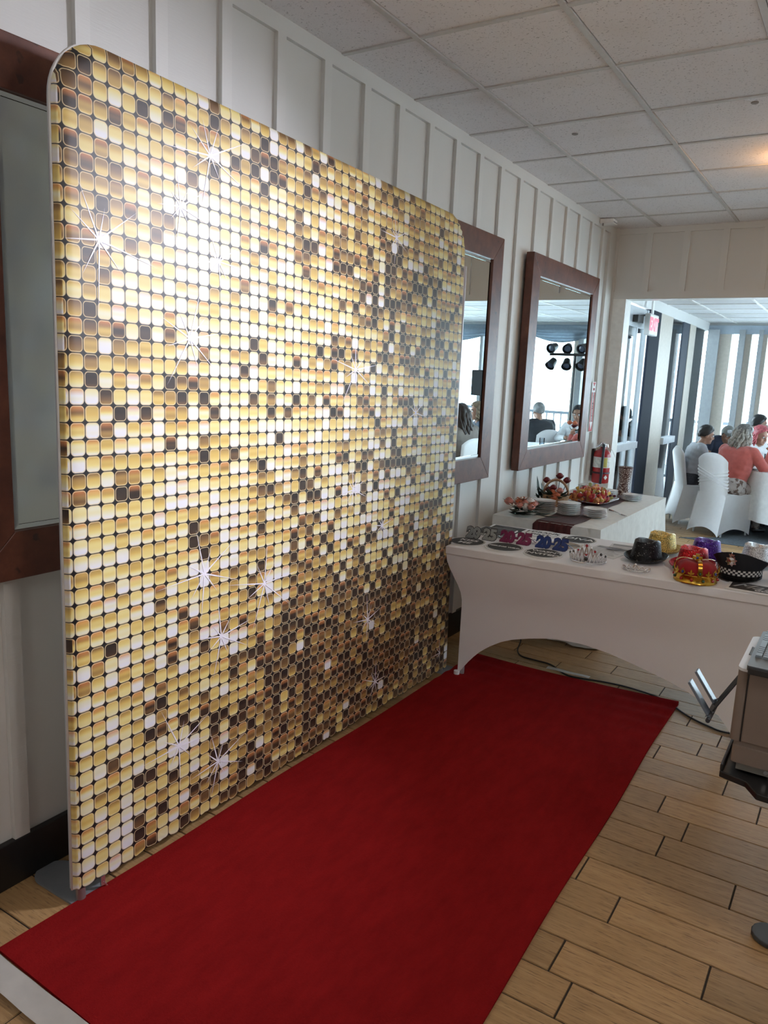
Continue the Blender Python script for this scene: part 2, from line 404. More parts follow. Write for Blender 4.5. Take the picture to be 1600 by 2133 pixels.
# ---------------------------------------------------------------- sun room shell
SX, SY1, SZ = -0.05, 12.2, 2.56
b = bm_new(); box(b, -0.15, 6.2, 7.14, 12.4, SZ, SZ+0.1); ceil_sun = struct('ceiling_sunroom', b, plain('sunroom_ceiling', (0.66, 0.67, 0.68), 0.6))
b = bm_new(); box(b, -0.012, 0.012, 7.155, SY1, SZ-0.008, SZ+0.005); tme = mesh_of('ceiling_tee', b, WHITE_TRIM)
for i in range(10): obj('ceiling_tee', tme, None, ceil_sun, loc=(0.30+0.61*i, 0, 0))
b = bm_new(); box(b, -0.05, 6.05, -0.012, 0.012, SZ-0.007, SZ+0.005); tme = mesh_of('ceiling_tee', b, WHITE_TRIM)
for i in range(8): obj('ceiling_tee', tme, None, ceil_sun, loc=(0, 7.6+0.61*i, 0))
# left side of the sun room: glass door, dark jamb, beige pillar, fixed light, corner fin
ws = bm_new(); box(ws, -0.2, SX, 7.14, SY1, 2.44, SZ); box(ws, -0.2, SX, 7.14, 7.22, 0, 2.44)
wall_sun_left = struct('wall_sunroom_left', ws, PAINT)
b = bm_new(); box(b, -0.2, SX+0.01, 8.72, 9.18, 0, 2.44); obj('dark_jamb', b, SLATE, wall_sun_left)
b = bm_new(); box(b, -0.2, SX+0.006, 9.18, 9.80, 0, 2.44); obj('pillar', b, BEIGE, wall_sun_left)
b = bm_new(); box(b, -0.22, SX, 10.45, 10.82, 0, 2.44); obj('dark_fin', b, plain('grey_fin', (0.06, 0.07, 0.09), 0.7, spec=0.2), wall_sun_left)
b = bm_new(); box(b, -0.22, SX+0.006, 10.82, 11.2, 0, 2.44); obj('pillar', b, BEIGE, wall_sun_left)
def glass_door(name, y0, y1, zr):
    t = bpy.data.objects.new(name, None); COL.objects.link(t); t['kind'] = 'structure'; t.location = (SX-0.03, y0, 0)
    l = y1-y0; s = 0.055
    for a, e in ((0, s), (l-s, l)):
        b = bm_new(); box(b, -0.025, 0.03, a, e, 0.0, 2.42); obj('stile', b, ALU, t)
    for a, e in ((0.0, 0.12), (2.22, 2.42)):
        b = bm_new(); box(b, -0.02, 0.022, s, l-s, a, e); obj('rail', b, ALU, t)
    b = bm_new(); box(b, -0.02, 0.06, s, l-s, zr, zr+0.07); obj('push_bar', b, ALU, t)
    b = bm_new(); box(b, -0.005, 0.003, s, l-s, 0.12, 2.22); obj('pane', b, GLASS, t)
    return t
d1 = glass_door('door_1', 7.26, 8.66, 0.95)
b = bm_new(); box(b, 0.024, 0.075, 0.80, 1.02, 2.26, 2.33); tube(b, [(0.05, 0.95, 2.33), (0.06, 1.2, 2.36), (0.03, 1.34, 2.37)], 0.01, 6); obj('door_closer', b, BLACKM, d1)
for k in range(4):
    b = bm_new(); box(b, -0.02, 0.02, 0.3+0.24*k, 0.325+0.24*k, 0.12, 2.22)
    if k == 3: obj('mullion', b, ALU, d1)
    else: b.free()
w1 = bpy.data.objects.new('window_1', None); COL.objects.link(w1); w1['kind'] = 'structure'; w1.location = (SX-0.015, 9.80, 0)
b = bm_new(); box(b, -0.02, 0.05, 0, 0.65, 0.0, 0.08); obj('sill', b, ALU, w1)
b = bm_new(); box(b, -0.02, 0.055, 0, 0.65, 0.92, 1.0); obj('rail', b, ALU, w1)
b = bm_new(); box(b, -0.004, 0.004, 0, 0.65, 0.08, 0.92); obj('pane', b, GLASS, w1)
b = bm_new(); box(b, -0.004, 0.004, 0, 0.65, 1.0, 2.44); obj('pane', b, GLASS, w1)
w2 = bpy.data.objects.new('window_2', None); COL.objects.link(w2); w2['kind'] = 'structure'; w2.location = (SX-0.015, 11.2, 0)
b = bm_new(); box(b, -0.004, 0.004, 0, 0.9, 0.0, 2.44); obj('pane', b, GLASS, w2)
# far side: header, deep fins, tall panes
b = bm_new(); box(b, -0.2, 6.2, SY1, SY1+0.12, 2.46, SZ+0.1); wsb = struct('wall_sunroom_far', b, PAINT)
FIN_SHADE = plain('window_fin', (0.30, 0.32, 0.33), 0.5)  # shade of the fin fronts put into a greyer colour than their beige sides
fins = [(-0.05, 0.265), (0.37, 0.53), (0.625, 0.735), (1.06, 1.16), (2.00, 2.17), (2.95, 3.03), (3.75, 3.83), (4.6, 4.7), (5.4, 5.5)]
for i, (a, e) in enumerate(fins):
    b = bm_new(); box(b, a, a+(e-a)*0.5, SY1-0.10, SY1+0.12, 0, 2.46, mi=0); box(b, a+(e-a)*0.5, e, SY1-0.04, SY1+0.12, 0, 2.46, mi=1)
    obj('fin', b, [FIN_SHADE, BEIGE], wsb)
for i in range(len(fins)):
    a = fins[i][1]; e = fins[i+1][0] if i+1 < len(fins) else 6.05
    w = bpy.data.objects.new('window_%d' % (i+3), None); COL.objects.link(w); w['kind'] = 'structure'; w.location = (a, SY1+0.05, 0)
    b = bm_new(); box(b, 0, e-a, -0.004, 0.004, 0.06, 2.46); obj('pane', b, GLASS, w)
    b = bm_new(); box(b, 0, e-a, -0.03, 0.04, 0.0, 0.06); obj('sill', b, ALU, w)
b = bm_new(); box(b, -0.05, 6.05, SY1-0.06, SY1-0.03, 2.40, 2.52)
tag(obj('blind_valance', b, plain('blind_fabric', (0.36, 0.42, 0.48), 0.6)), 'grey blind valance along the top of the far windows', 'blind')
# right side of the sun room, glazed too (seen in no direct view, lights the room)
b = bm_new(); box(b, 6.05, 6.2, 7.14, 12.3, 2.46, SZ); box(b, 6.05, 6.2, 7.14, 7.3, 0, 2.46); wsr = struct('wall_sunroom_right', b, PAINT)
for k in range(4):
    y0 = 7.3+1.235*k; w = bpy.data.objects.new('window_%d' % (13+k), None); COL.objects.link(w); w['kind'] = 'structure'; w.location = (6.1, y0, 0)
    b = bm_new(); box(b, -0.004, 0.004, 0, 1.135, 0.06, 2.46); obj('pane', b, GLASS, w)
    b = bm_new(); box(b, -0.06, 0.06, 1.135, 1.235, 0, 2.46); obj('mullion', b, BEIGE, w)
# outside: deck, railings, tall gate
b = bm_new(); box(b, -8, 10, 12.4, 17, -0.2, -0.03); box(b, -8, -0.2, 6.0, 12.4, -0.2, -0.03); struct('deck', b, plain('pale_deck', (0.62, 0.62, 0.62), 0.7))
RAILM = plain('deck_rail_metal', (0.10, 0.12, 0.14), 0.5)
def railing(name, label, p0, p1, h, step, group, double=False):
    p0, p1 = V(p0), V(p1); d = p1-p0; ln = d.length; t = thing(name, label, 'railing', p0, math.atan2(d.y, d.x), group)
    b = bm_new(); box(b, 0, ln, -0.025, 0.025, h-0.05, h); obj('top_rail', b, RAILM, t)
    if double:
        b = bm_new(); box(b, 0, ln, -0.02, 0.02, h-0.16, h-0.12); obj('top_rail', b, RAILM, t)
    b = bm_new(); box(b, 0, ln, -0.02, 0.02, 0.08, 0.12); obj('bottom_rail', b, RAILM, t)
    b = bm_new(); box(b, -0.01, 0.01, -0.01, 0.01, 0.12, h-0.05); me = mesh_of('baluster', b, RAILM)
    n = int(ln/step)
    for i in range(n+1): obj('baluster', me, None, t, loc=(i*step, 0, 0))
    b = bm_new(); box(b, -0.03, 0.03, -0.03, 0.03, 0, h+0.03); me = mesh_of('post', b, RAILM)
    for i in range(int(ln/1.8)+1): obj('post', me, None, t, loc=(i*1.8, 0, 0))
    return t
railing('deck_railing', 'dark metal deck railing beyond the far windows', (-1.4, 14.0, -0.03), (6.0, 14.0, -0.03), 1.10, 0.14, None)
railing('deck_railing', 'dark metal railing seen through the glass door', (-3.4, 8.0, -0.03), (-3.4, 16.5, -0.03), 1.05, 0.30, None)
t = thing('deck_gate', 'tall open gate frame with two bars behind the glass door', 'gate', (-1.6, 11.2, -0.03), 0.2)
for z in (1.62, 1.74):
    b = bm_new(); box(b, -0.9, 0.9, -0.02, 0.02, z, z+0.035); obj('bar', b, RAILM, t)
for x in (-.9, -.3, .3, .9):
    b = bm_new(); box(b, x-.012, x+.012, -0.012, 0.012, 0, 1.8); obj('upright', b, RAILM, t)
b = bm_new(); box(b, -0.02, 0.02, -0.6, 0.6, 0, 0.62); tag(obj('planter_screen', b, plain('grey_deck_panel', (0.20, 0.22, 0.24), 0.6), loc=(-0.9, 10.4, -0.03)), 'low grey screen on the deck outside the left window', 'screen')

# small plug marks left in two ceiling tiles
for x, y in ((0.55, 4.29), (1.457, 4.17)):
    b = bm_new(); lathe(b, [(0, -0.004), (0.016, -0.004), (0.018, 0.0), (0, 0.0)], 14); obj('plug', b, plain('plug_grey', (.28, .25, .23), .6), ceiling, loc=(x, y, 2.9675))
# ---------------------------------------------------------------- lamps
GLOBE = 34
EMW = plain('fill_glow', (1, 1, 1), 0.5, emit=(1.0, 0.93, 0.87), es=GLOBE)
def globe(x, y, label):  # unseen globes added to brighten the ceiling and the table front
    t = thing('fill_globe', label, 'lamp', (x, y, 2.965), 0, 'unseen globes added to brighten the room')
    b = bm_new(); tube(b, [(0, 0, 0), (0, 0, -0.32)], 0.008, 8); lathe(b, [(0, 0), (0.06, 0), (0.06, -0.02), (0, -0.02)], 16); obj('fill_cord', b, CHROME, t)
    b = bm_new(); ball(b, (0, 0, -0.47), 0.15, 24, 16); obj('fill_ball', b, EMW, t, smooth=True)
globe(3.1, 1.5, 'added white fill globe right of the printer, out of view')
globe(1.7, -3.0, 'added white fill globe behind the camera, nearer the left wall')
# warm dome lamp on the ceiling at the right, just out of the picture
t = thing('dome_lamp', 'warm glowing dome lamp on the ceiling at the right edge', 'lamp', (1.63, 5.16, 2.955))
b = bm_new(); lathe(b, [(0, 0.02), (0.10, 0.02), (0.11, 0.0), (0.10, -0.015), (0, -0.015)], 24); obj('lamp_base', b, CHROME, t, smooth=40)
b = bm_new(); lathe(b, [(0.095, -0.015), (0.09, -0.06), (0.06, -0.10), (0, -0.115)], 24)
obj('lamp_shade', b, plain('warm_lamp_glass', (1, 0.8, 0.6), 0.3, emit=(1.0, 0.55, 0.24), es=45), t, smooth=True)
# photo light on a stand beside the printer, aimed at the backdrop
def photo_light(loc, target):
    t = thing('photo_light', 'square photo light on a stand right of the printer, aimed at the backdrop', 'lamp', (loc[0], loc[1], 0))
    h = loc[2]
    b = bm_new(); tube(b, [(0, 0, 0.5), (0, 0, h-0.12)], 0.014, 10); obj('pole', b, BLACKM, t)
    for k in range(3):
        a = 2*pi*k/3+0.5; b = bm_new(); tube(b, [(0, 0, 0.55), (0.35*cos(a), 0.35*sin(a), 0.012)], 0.01, 8); obj('leg', b, BLACKM, t)
    d = (V(target)-V(loc)).normalized(); q = d.to_track_quat('-Z', 'Y').to_matrix().to_4x4()
    M = T(0, 0, h) @ q
    b = bm_new(); box(b, -0.16, 0.16, -0.16, 0.16, 0.004, 0.06, M); obj('lamp_housing', b, BLACKM, t)
    b = bm_new(); quad(b, *[M @ V(p) for p in ((-.15, -.15, 0.002), (-.15, .15, 0.002), (.15, .15, 0.002), (.15, -.15, 0.002))])
    obj('lit_panel', b, plain('photo_light_panel', (1, 1, 1), 0.5, emit=(0.86, 0.88, 1.0), es=3), t)
    ld = bpy.data.lights.new('photo_light_beam', 'AREA'); ld.shape = 'SQUARE'; ld.size = 0.28; ld.energy = PHOTO_W; ld.color = (0.88, 0.88, 1.0); ld.spread = math.radians(64)
    lo = bpy.data.objects.new('photo_light_beam', ld); COL.objects.link(lo); lo.matrix_world = T(*loc) @ q; lo.parent = t; lo.matrix_parent_inverse = T(-loc[0], -loc[1], 0)
PHOTO_W = 16
photo_light((2.42, 3.42, 2.55), (0.25, 1.75, 1.4))

# ---------------------------------------------------------------- backdrop
BX = 0.247
def lerp(a, c, t): return a+(c-a)*t
def bd_point(s, t, dx):
    """s 0..1 left to right, t 0..1 bottom to top on the sheared rectangle"""
    y = lerp(lerp(1.292, 1.303, t), lerp(3.715, 3.632, t), s)
    ztop = lerp(2.472, 2.425, s); zb = lerp(0.050, 0.022, s)
    return V((BX+dx, y, lerp(zb, ztop, t)))
BW, BH, BR = 2.36, 2.43, 0.165
def bd_inset(s, t):
    # distance to the rounded outline (positive inside)
    x, z = s*BW, t*BH
    cx = min(max(x, BR), BW-BR)
    if z > BH-BR and (x < BR or x > BW-BR):
        return BR-math.hypot(x-cx, z-(BH-BR))
    return min(x, BW-x, BH-z)
def bd_ztop(s):
    x = s*BW
    if x < BR: return BH-BR+math.sqrt(max(0, BR*BR-(BR-x)**2))
    if x > BW-BR: return BH-BR+math.sqrt(max(0, BR*BR-(x-BW+BR)**2))
    return BH
CELL = 0.0477
MEAN = [[.50, .58, .62, .62, .60, .62, .60, .62], [.54, .84, .78, .66, .58, .55, .56, .62], [.62, .86, .84, .78, .66, .54, .58, .60],
        [.64, .80, .80, .76, .66, .58, .60, .62], [.66, .76, .74, .74, .68, .66, .70, .72], [.72, .74, .70, .70, .76, .82, .80, .80],
        [.72, .70, .62, .58, .68, .76, .76, .72], [.72, .66, .56, .44, .46, .54, .60, .60], [.70, .66, .50, .42, .42, .48, .54, .58], [.78, .60, .46, .42, .44, .48, .50, .52]]
DARK = [[.14, .12, .16, .14, .14, .12, .12, .12], [.16, .06, .08, .10, .22, .26, .24, .20], [.14, .04, .06, .06, .16, .30, .28, .26],
        [.20, .10, .06, .08, .16, .28, .30, .24], [.16, .10, .12, .12, .18, .24, .22, .18], [.08, .08, .14, .18, .16, .14, .16, .18],
        [.08, .08, .16, .24, .20, .20, .22, .30], [.08, .16, .36, .58, .66, .60, .56, .58], [.10, .18, .42, .68, .72, .70, .66, .64], [.06, .22, .48, .62, .62, .62, .62, .62]]
def grid(G, s, tt):
    r, c = len(G), len(G[0]); a = min(max(tt*r-0.5, 0), r-1.001); e = min(max(s*c-0.5, 0), c-1.001)
    i, j = int(a), int(e); fa, fe = a-i, e-j
    return (G[i][j]*(1-fa)+G[i+1][j]*fa)*(1-fe)+(G[i][j+1]*(1-fa)+G[i+1][j+1]*fa)*fe
rc = random.Random(41)
ncol, nrow = 52, 53
cell_val = {}
for c in range(ncol):
    prev = 0
    for r in range(nrow):
        s, tt = min(1, (c+0.1)*CELL/BW), 1-min(1, (r+0.5)*CELL/BH)
        mean, dk = grid(MEAN, s, tt), grid(DARK, s, tt)
        x = rc.random()
        if x < dk: tone = rc.uniform(0.04, 0.18) if rc.random() < 0.72 else rc.uniform(0.2, 0.34)
        else:
            tone = min(1, max(0.2, rc.gauss(mean, 0.13)))
            if rc.random() < 0.10: tone = rc.uniform(0.9, 1.0)
            if rc.random() < 0.25: tone = 0.5*tone+0.5*prev
        prev = tone; cell_val[c, r] = (tone, rc.random(), rc.random())
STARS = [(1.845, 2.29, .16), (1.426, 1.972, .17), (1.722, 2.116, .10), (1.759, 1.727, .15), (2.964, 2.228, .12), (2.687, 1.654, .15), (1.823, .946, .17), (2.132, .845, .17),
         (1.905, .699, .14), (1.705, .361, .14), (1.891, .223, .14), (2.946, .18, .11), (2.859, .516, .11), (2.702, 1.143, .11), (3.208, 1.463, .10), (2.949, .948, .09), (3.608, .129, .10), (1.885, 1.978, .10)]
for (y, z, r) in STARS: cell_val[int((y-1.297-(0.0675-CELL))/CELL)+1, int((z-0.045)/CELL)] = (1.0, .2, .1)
backdrop = thing('photo_backdrop', 'free-standing gold sequin-print fabric photo backdrop on a tube frame', 'backdrop', (BX, 2.48, 0))
bo = V((BX, 2.48, 0))
b = bm_new(); uvl = b.loops.layers.uv.new('cells'); cl = b.loops.layers.float_color.new('cell')
NS, NT = ncol*2+2, nrow*2
X0 = 0.0675-CELL          # first whole column starts 67 mm from the left edge
ss = [0.0, 0.004/BW, 0.010/BW] + [(X0+CELL*0.5*i)/BW for i in range(1, 200) if 0.013 < X0+CELL*0.5*i < BW-0.012] + [1-0.010/BW, 1-0.004/BW, 1.0]
zz = [i*CELL*0.5 for i in range(0, 200) if i*CELL*0.5 < BH-0.008] + [BH-0.006, BH]
gv = {}
for i, s in enumerate(ss):
    for j, z in enumerate(zz):
        zt = bd_ztop(s); z2 = min(z, zt); t = z2/BH
        e = max(0.0, min(s*BW, BW-s*BW, zt-z2)) if z2 < zt else 0
        e = max(0.0, bd_inset(s, t))
        q = min(1.0, e/0.018)
        dx = 0.017*math.sqrt(1-(1-q)**2)
        p = bd_point(s, t, dx)
        if j == 0: p.z += 0.004*sin(i*1.7)+0.003*sin(i*0.61)
        gv[i, j] = (b.verts.new(p-bo), s*BW, z2)
for i in range(len(ss)-1):
    for j in range(len(zz)-1):
        q = [gv[i, j], gv[i+1, j], gv[i+1, j+1], gv[i, j+1]]
        zs = [k[2] for k in q]
        if max(zs[2]-zs[1], zs[3]-zs[0]) < 1e-6: continue
        if zs[3]-zs[0] < 1e-6: q = q[:3]
        elif zs[2]-zs[1] < 1e-6: q = [q[0], q[1], q[3]]
        f = b.faces.new([k[0] for k in q]); f.smooth = True
        cx = sum(k[1] for k in q)/len(q); cz = sum(k[2] for k in q)/len(q)
        ci, ri = int((cx-X0)/CELL+100)-100+1, int(cz/CELL)
        tone, r1, r2 = cell_val.get((min(max(ci, 0), ncol-1), min(ri, nrow-1)))
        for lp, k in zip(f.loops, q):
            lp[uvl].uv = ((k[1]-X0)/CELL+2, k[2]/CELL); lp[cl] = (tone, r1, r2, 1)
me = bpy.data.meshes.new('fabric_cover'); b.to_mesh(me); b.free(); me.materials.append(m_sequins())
o = bpy.data.objects.new('printed_front', me); COL.objects.link(o); o.parent = backdrop
# plain white back and the seam around the edge
b = bm_new()
outl = [(0, 0)] + [(BR-BR*cos(a), BH-BR+BR*sin(a)) for a in [pi/2*k/12 for k in range(13)]] + [(BW-BR+BR*sin(a), BH-BR+BR*cos(a)) for a in [pi/2*k/12 for k in range(13)]] + [(BW, 0)]
fr = [b.verts.new(bd_point(x/BW, z/BH, 0.0)-bo) for x, z in outl]; bk = [b.verts.new(bd_point(x/BW, z/BH, -0.016)-bo) for x, z in outl]
for i in range(len(outl)-1): b.faces.new((fr[i], fr[i+1], bk[i+1], bk[i]))
b.faces.new(bk)
SHEER, nt, bb = nt_mat('thin_white_cloth'); bb.inputs['Base Color'].default_value = (.78, .80, .82, 1); bb.inputs['Roughness'].default_value = .8
L(nt, ramp(nt, noise(nt, 300, 2, coords(nt)), ((.3, (.74, .78, .80)), (.7, (.80, .83, .85)))), bb.inputs['Base Color'])
_tr = N(nt, 'ShaderNodeBsdfTranslucent'); _tr.inputs[0].default_value = (.84, .90, .93, 1)
_mx = N(nt, 'ShaderNodeMixShader'); _mx.inputs[0].default_value = .6; L(nt, bb.outputs[0], _mx.inputs[1]); L(nt, _tr.outputs[0], _mx.inputs[2]); L(nt, _mx.outputs[0], nt.nodes['Material Output'].inputs['Surface'])
obj('white_back', b, SHEER, backdrop, smooth=40)
b = bm_new(); tube(b, [bd_point(x/BW, z/BH, -0.004)-bo for x, z in outl[:10]], 0.0045, 6); obj('seam', b, WHITECLOTH, backdrop, smooth=True)
# printed star sparkles
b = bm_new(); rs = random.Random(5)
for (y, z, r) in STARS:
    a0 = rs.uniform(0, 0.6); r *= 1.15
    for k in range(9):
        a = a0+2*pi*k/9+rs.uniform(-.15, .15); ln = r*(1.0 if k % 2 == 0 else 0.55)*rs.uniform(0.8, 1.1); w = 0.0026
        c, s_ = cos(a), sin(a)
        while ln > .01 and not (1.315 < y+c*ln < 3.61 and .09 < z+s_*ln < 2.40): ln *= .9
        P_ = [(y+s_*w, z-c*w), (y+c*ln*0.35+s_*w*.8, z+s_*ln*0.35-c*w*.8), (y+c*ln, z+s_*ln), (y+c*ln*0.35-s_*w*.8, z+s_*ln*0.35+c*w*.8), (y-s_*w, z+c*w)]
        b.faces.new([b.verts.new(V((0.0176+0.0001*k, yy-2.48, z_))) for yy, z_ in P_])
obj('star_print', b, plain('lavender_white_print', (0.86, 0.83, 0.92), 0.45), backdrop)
TUBEM = plain('grey_tube', (0.42, 0.38, 0.38), 0.35, 0.7)
FOOT = plain('grey_foot_plate', (0.22, 0.24, 0.26), 0.5)
for (y, ya) in ((1.318, 1.318), (3.66, 3.66)):
    b = bm_new(); tube(b, [(0, y-2.48, 0.008), (0, y-2.48, 2.2)], 0.0150, 14); obj('pole', b, TUBEM, backdrop, smooth=40)
    b = bm_new(); w = 0.062
    poly = [(0.09, -w), (0.09, w), (-0.17, w)] + [(-0.17-w*sin(a), w*cos(a)) for a in [pi*k/10 for k in range(1, 10)]] + [(-0.17, -w)]
    prism(b, poly, 0.0, 0.007, T(0, y-2.48+0.03, 0.0005)); obj('base_plate', b, FOOT, backdrop)
b = bm_new(); tube(b, [(0, 1.318-2.48, 0.062), (0, 3.66-2.48, 0.055)], 0.011, 10); obj('bottom_tube', b, TUBEM, backdrop, smooth=40)
b = bm_new(); box(b, 0.012, 0.018, -1.10, -1.085, 0.018, 0.05); tube(b, [(0.016, -1.092, 0.03), (0.017, -1.075, 0.004)], 0.003, 6); obj('zip_pull', b, SILVER, backdrop)

# ---------------------------------------------------------------- red carpet and tape
carp = bm_new()
def carpet_pt(u, v):
    # u along the far->near edge, v left->right
    far = V((lerp(0.30, 1.456, v), lerp(3.995, 4.045, v), 0)); near = V((lerp(0.245, 1.475, v), lerp(1.052, 1.02, v), 0))
    p = near.lerp(far, u); w = max(0.0, (p.y-3.35)/0.65)
    h = 0.009+0.008*w*(1+sin(p.y*52+1.4*sin(p.x*2.6)))*(0.6+0.4*sin(p.x*4+1))+0.0012*sin(p.x*7+p.y*5)
    if v in (0, 1): p.x += 0.004*sin(p.y*5)
    p.z = max(0.004, h); return p
g = sweep_sheet(carp, carpet_pt, 240, 30)
ed = [g[0][j] for j in range(31)]+[g[i][30] for i in range(1, 241)]+[g[240][j] for j in range(29, -1, -1)]+[g[i][0] for i in range(239, 0, -1)]
lo = [carp.verts.new((q.co.x, q.co.y, 0.001)) for q in ed]
for i in range(len(ed)): carp.faces.new((ed[i], ed[(i+1) % len(ed)], lo[(i+1) % len(ed)], lo[i]))
tag(obj('red_carpet', carp, m_carpet(), smooth=40), 'long red carpet runner laid in front of the gold backdrop', 'carpet')
TAPE = plain('white_tape', (0.78, 0.76, 0.72), 0.55, bmp=0.3, nscale=14)
def tape(name, pts, w, label):
    b = bm_new(); a, e = V(pts[0]), V(pts[1]); d = (e-a).normalized(); nrm = V((-d.y, d.x, 0))
    def fn(u, v):
        p = a.lerp(e, u)+nrm*w*(v-0.5); k = (p-a).dot(d)
        z = pts[2] + 0.0018*(1+sin(k*11+v*2.2)) + 0.001*sin(k*37); return V((p.x, p.y, z))
    sweep_sheet(b, fn, 40, 6)
    r = bmesh.ops.solidify(b, geom=b.faces[:], thickness=0.0008)
    tag(obj(name, b, TAPE, smooth=True), label, 'tape')
tape('tape_strip', [(0.20, 1.005, 0), (1.47, 0.985, 0), 0.0112], 0.075, 'broad white tape strip across the near end of the red carpet')
tape('tape_strip', [(0.735, 4.046, 0), (0.98, 4.055, 0), 0.024], 0.04, 'short white tape strip holding the far carpet edge under the table')
# ---------------------------------------------------------------- mirrors on the left wall
def wall_mirror(y0, y1, label, z0=1.008, z1=2.483, w=0.142):
    l, h = y1-y0, z1-z0
    t = thing('wall_mirror', label, 'mirror', (0.0195, y0, z0), 0, 'framed mirrors along the left wall')
    d = 0.056
    Mx = Matrix(((0, 0, 1, 0), (1, 0, 0, 0), (0, 1, 0, 0), (0, 0, 0, 1)))   # local (y,z) outline extruded along x
    for poly in ([(0, 0), (l, 0), (l-w, w), (w, w)], [(0, h), (w, h-w), (l-w, h-w), (l, h)], [(0, 0), (w, w), (w, h-w), (0, h)], [(l, 0), (l, h), (l-w, h-w), (l-w, w)]):
        b = bm_new(); prism(b, poly, 0, d, Mx); obj('frame_rail', b, FRAMEW, t, bevel=0.003)
    b = bm_new(); g = 0.02
    box(b, 0.040, 0.0435, w-0.01, l-w+0.01, w-0.01, h-w+0.01)
    obj('mirror_glass', b, MIRROR, t)
    # bevelled rim of the glass
    b = bm_new(); e = 0.018; x0, x1 = 0.0455, 0.044
    o4 = [(w, w), (l-w, w), (l-w, h-w), (w, h-w)]; i4 = [(w+e, w+e), (l-w-e, w+e), (l-w-e, h-w-e), (w+e, h-w-e)]
    ov = [b.verts.new((x0-0.001, y, z)) for y, z in o4]; iv = [b.verts.new((x0+0.0012, y, z)) for y, z in i4]
    for i in range(4): b.faces.new((ov[i], ov[(i+1) % 4], iv[(i+1) % 4], iv[i]))
    obj('glass_bevel', b, MIRROR, t)
    return t
wall_mirror(1.12, 2.595, 'wood-framed wall mirror left of and behind the gold backdrop')
wall_mirror(3.045, 4.52, 'wood-framed wall mirror half hidden by the right edge of the backdrop')
wall_mirror(5.01, 6.46, 'wood-framed wall mirror fully in view above the buffet table')

# ---------------------------------------------------------------- fire extinguisher, its arrow sign, junction box, exit sign
RED = plain('extinguisher_red', (0.36, 0.018, 0.022), 0.25)
t = thing('fire_extinguisher', 'red fire extinguisher with black hose hung in the wall corner', 'extinguisher', (0.115, 6.86, 0.752))
b = bm_new(); lathe(b, [(0, 0), (0.07, 0), (0.075, 0.008), (0.075, 0.255), (0.07, 0.275), (0.045, 0.298), (0.026, 0.305), (0.024, 0.325), (0, 0.325)], 24); obj('cylinder', b, RED, t, smooth=40)
b = bm_new(); lathe(b, [(0.0757, 0.14), (0.0757, 0.235)], 24); obj('paper_label', b, plain('label_paper', (0.72, 0.72, 0.68), 0.6, var=0.25, nscale=60), t, smooth=True, label='white printed instruction label')
b = bm_new()
for i in range(5):
    a0, a1 = -1.25+0.13*i, -1.25+0.13*(i+1)
    quad(b, *[(0.0763*cos(a), 0.0763*sin(a), z) for a, z in ((a0, .145), (a1, .145), (a1, .23), (a0, .23))])
obj('warning_stripe', b, plain('label_yellow', (0.55, 0.48, 0.12), 0.6), t)
b = bm_new(); lathe(b, [(0.0765, 0.085), (0.079, 0.087), (0.079, 0.099), (0.0765, 0.101)], 24); obj('strap', b, plain('dark_red_strap', (0.05, 0.01, 0.02), 0.4), t)
b = bm_new(); lathe(b, [(0, .325), (0.03, .325), (0.03, .35), (0.018, .36), (0, .36)], 14); obj('valve', b, CHROME, t, smooth=40)
b = bm_new(); box(b, -0.012, 0.012, -0.085, 0.045, 0.362, 0.372, RX(0.25)); box(b, -0.011, 0.011, -0.10, 0.03, 0.335, 0.343, RX(-0.1)); obj('handle', b, CHROME, t, bevel=0.002)
b = bm_new(); lathe(b, [(0, 0), (0.017, 0), (0.017, 0.01), (0, 0.012)], 12, T(0.04, -0.02, 0.335) @ RY(1.3)); obj('gauge', b, WHITEP, t)
b = bm_new(); tube(b, [(0.0, -0.02, .345), (0.03, -0.075, .34), (0.035, -0.092, .30), (0.034, -0.094, .2), (0.034, -0.093, .08), (0.03, -0.092, 0.0)], 0.0115, 8); obj('hose', b, plain('hose_rubber', (0.02, 0.03, 0.045), 0.5), t, smooth=True)
b = bm_new(); tube(b, [(0.02, -0.02, .34), (0.09, -0.01, .30), (0.12, 0.0, .235)], 0.0022, 5); obj('pull_tie', b, WHITEP, t)
b = bm_new(); prism(b, [(-.018, 0), (0, .022), (.018, 0), (0, -.022)], 0, 0.001, T(0.060, -0.047, 0.055) @ RZ(0.9) @ RX(pi/2)); obj('hazard_mark', b, WHITEP, t)
b = bm_new(); box(b, -0.115, -0.07, -0.03, 0.03, 0.06, 0.30); obj('wall_bracket', b, BLACKM, t)
SIGNRED = plain('sign_red', (0.42, 0.03, 0.035), 0.45); SIGNW = plain('sign_white', (0.82, 0.83, 0.83), 0.45); INK = plain('dark_ink', (0.02, 0.02, 0.022), 0.5)
t = thing('arrow_sign', 'tall narrow red and white arrow sign above the extinguisher', 'sign', (0.0265, 6.715, 1.21))
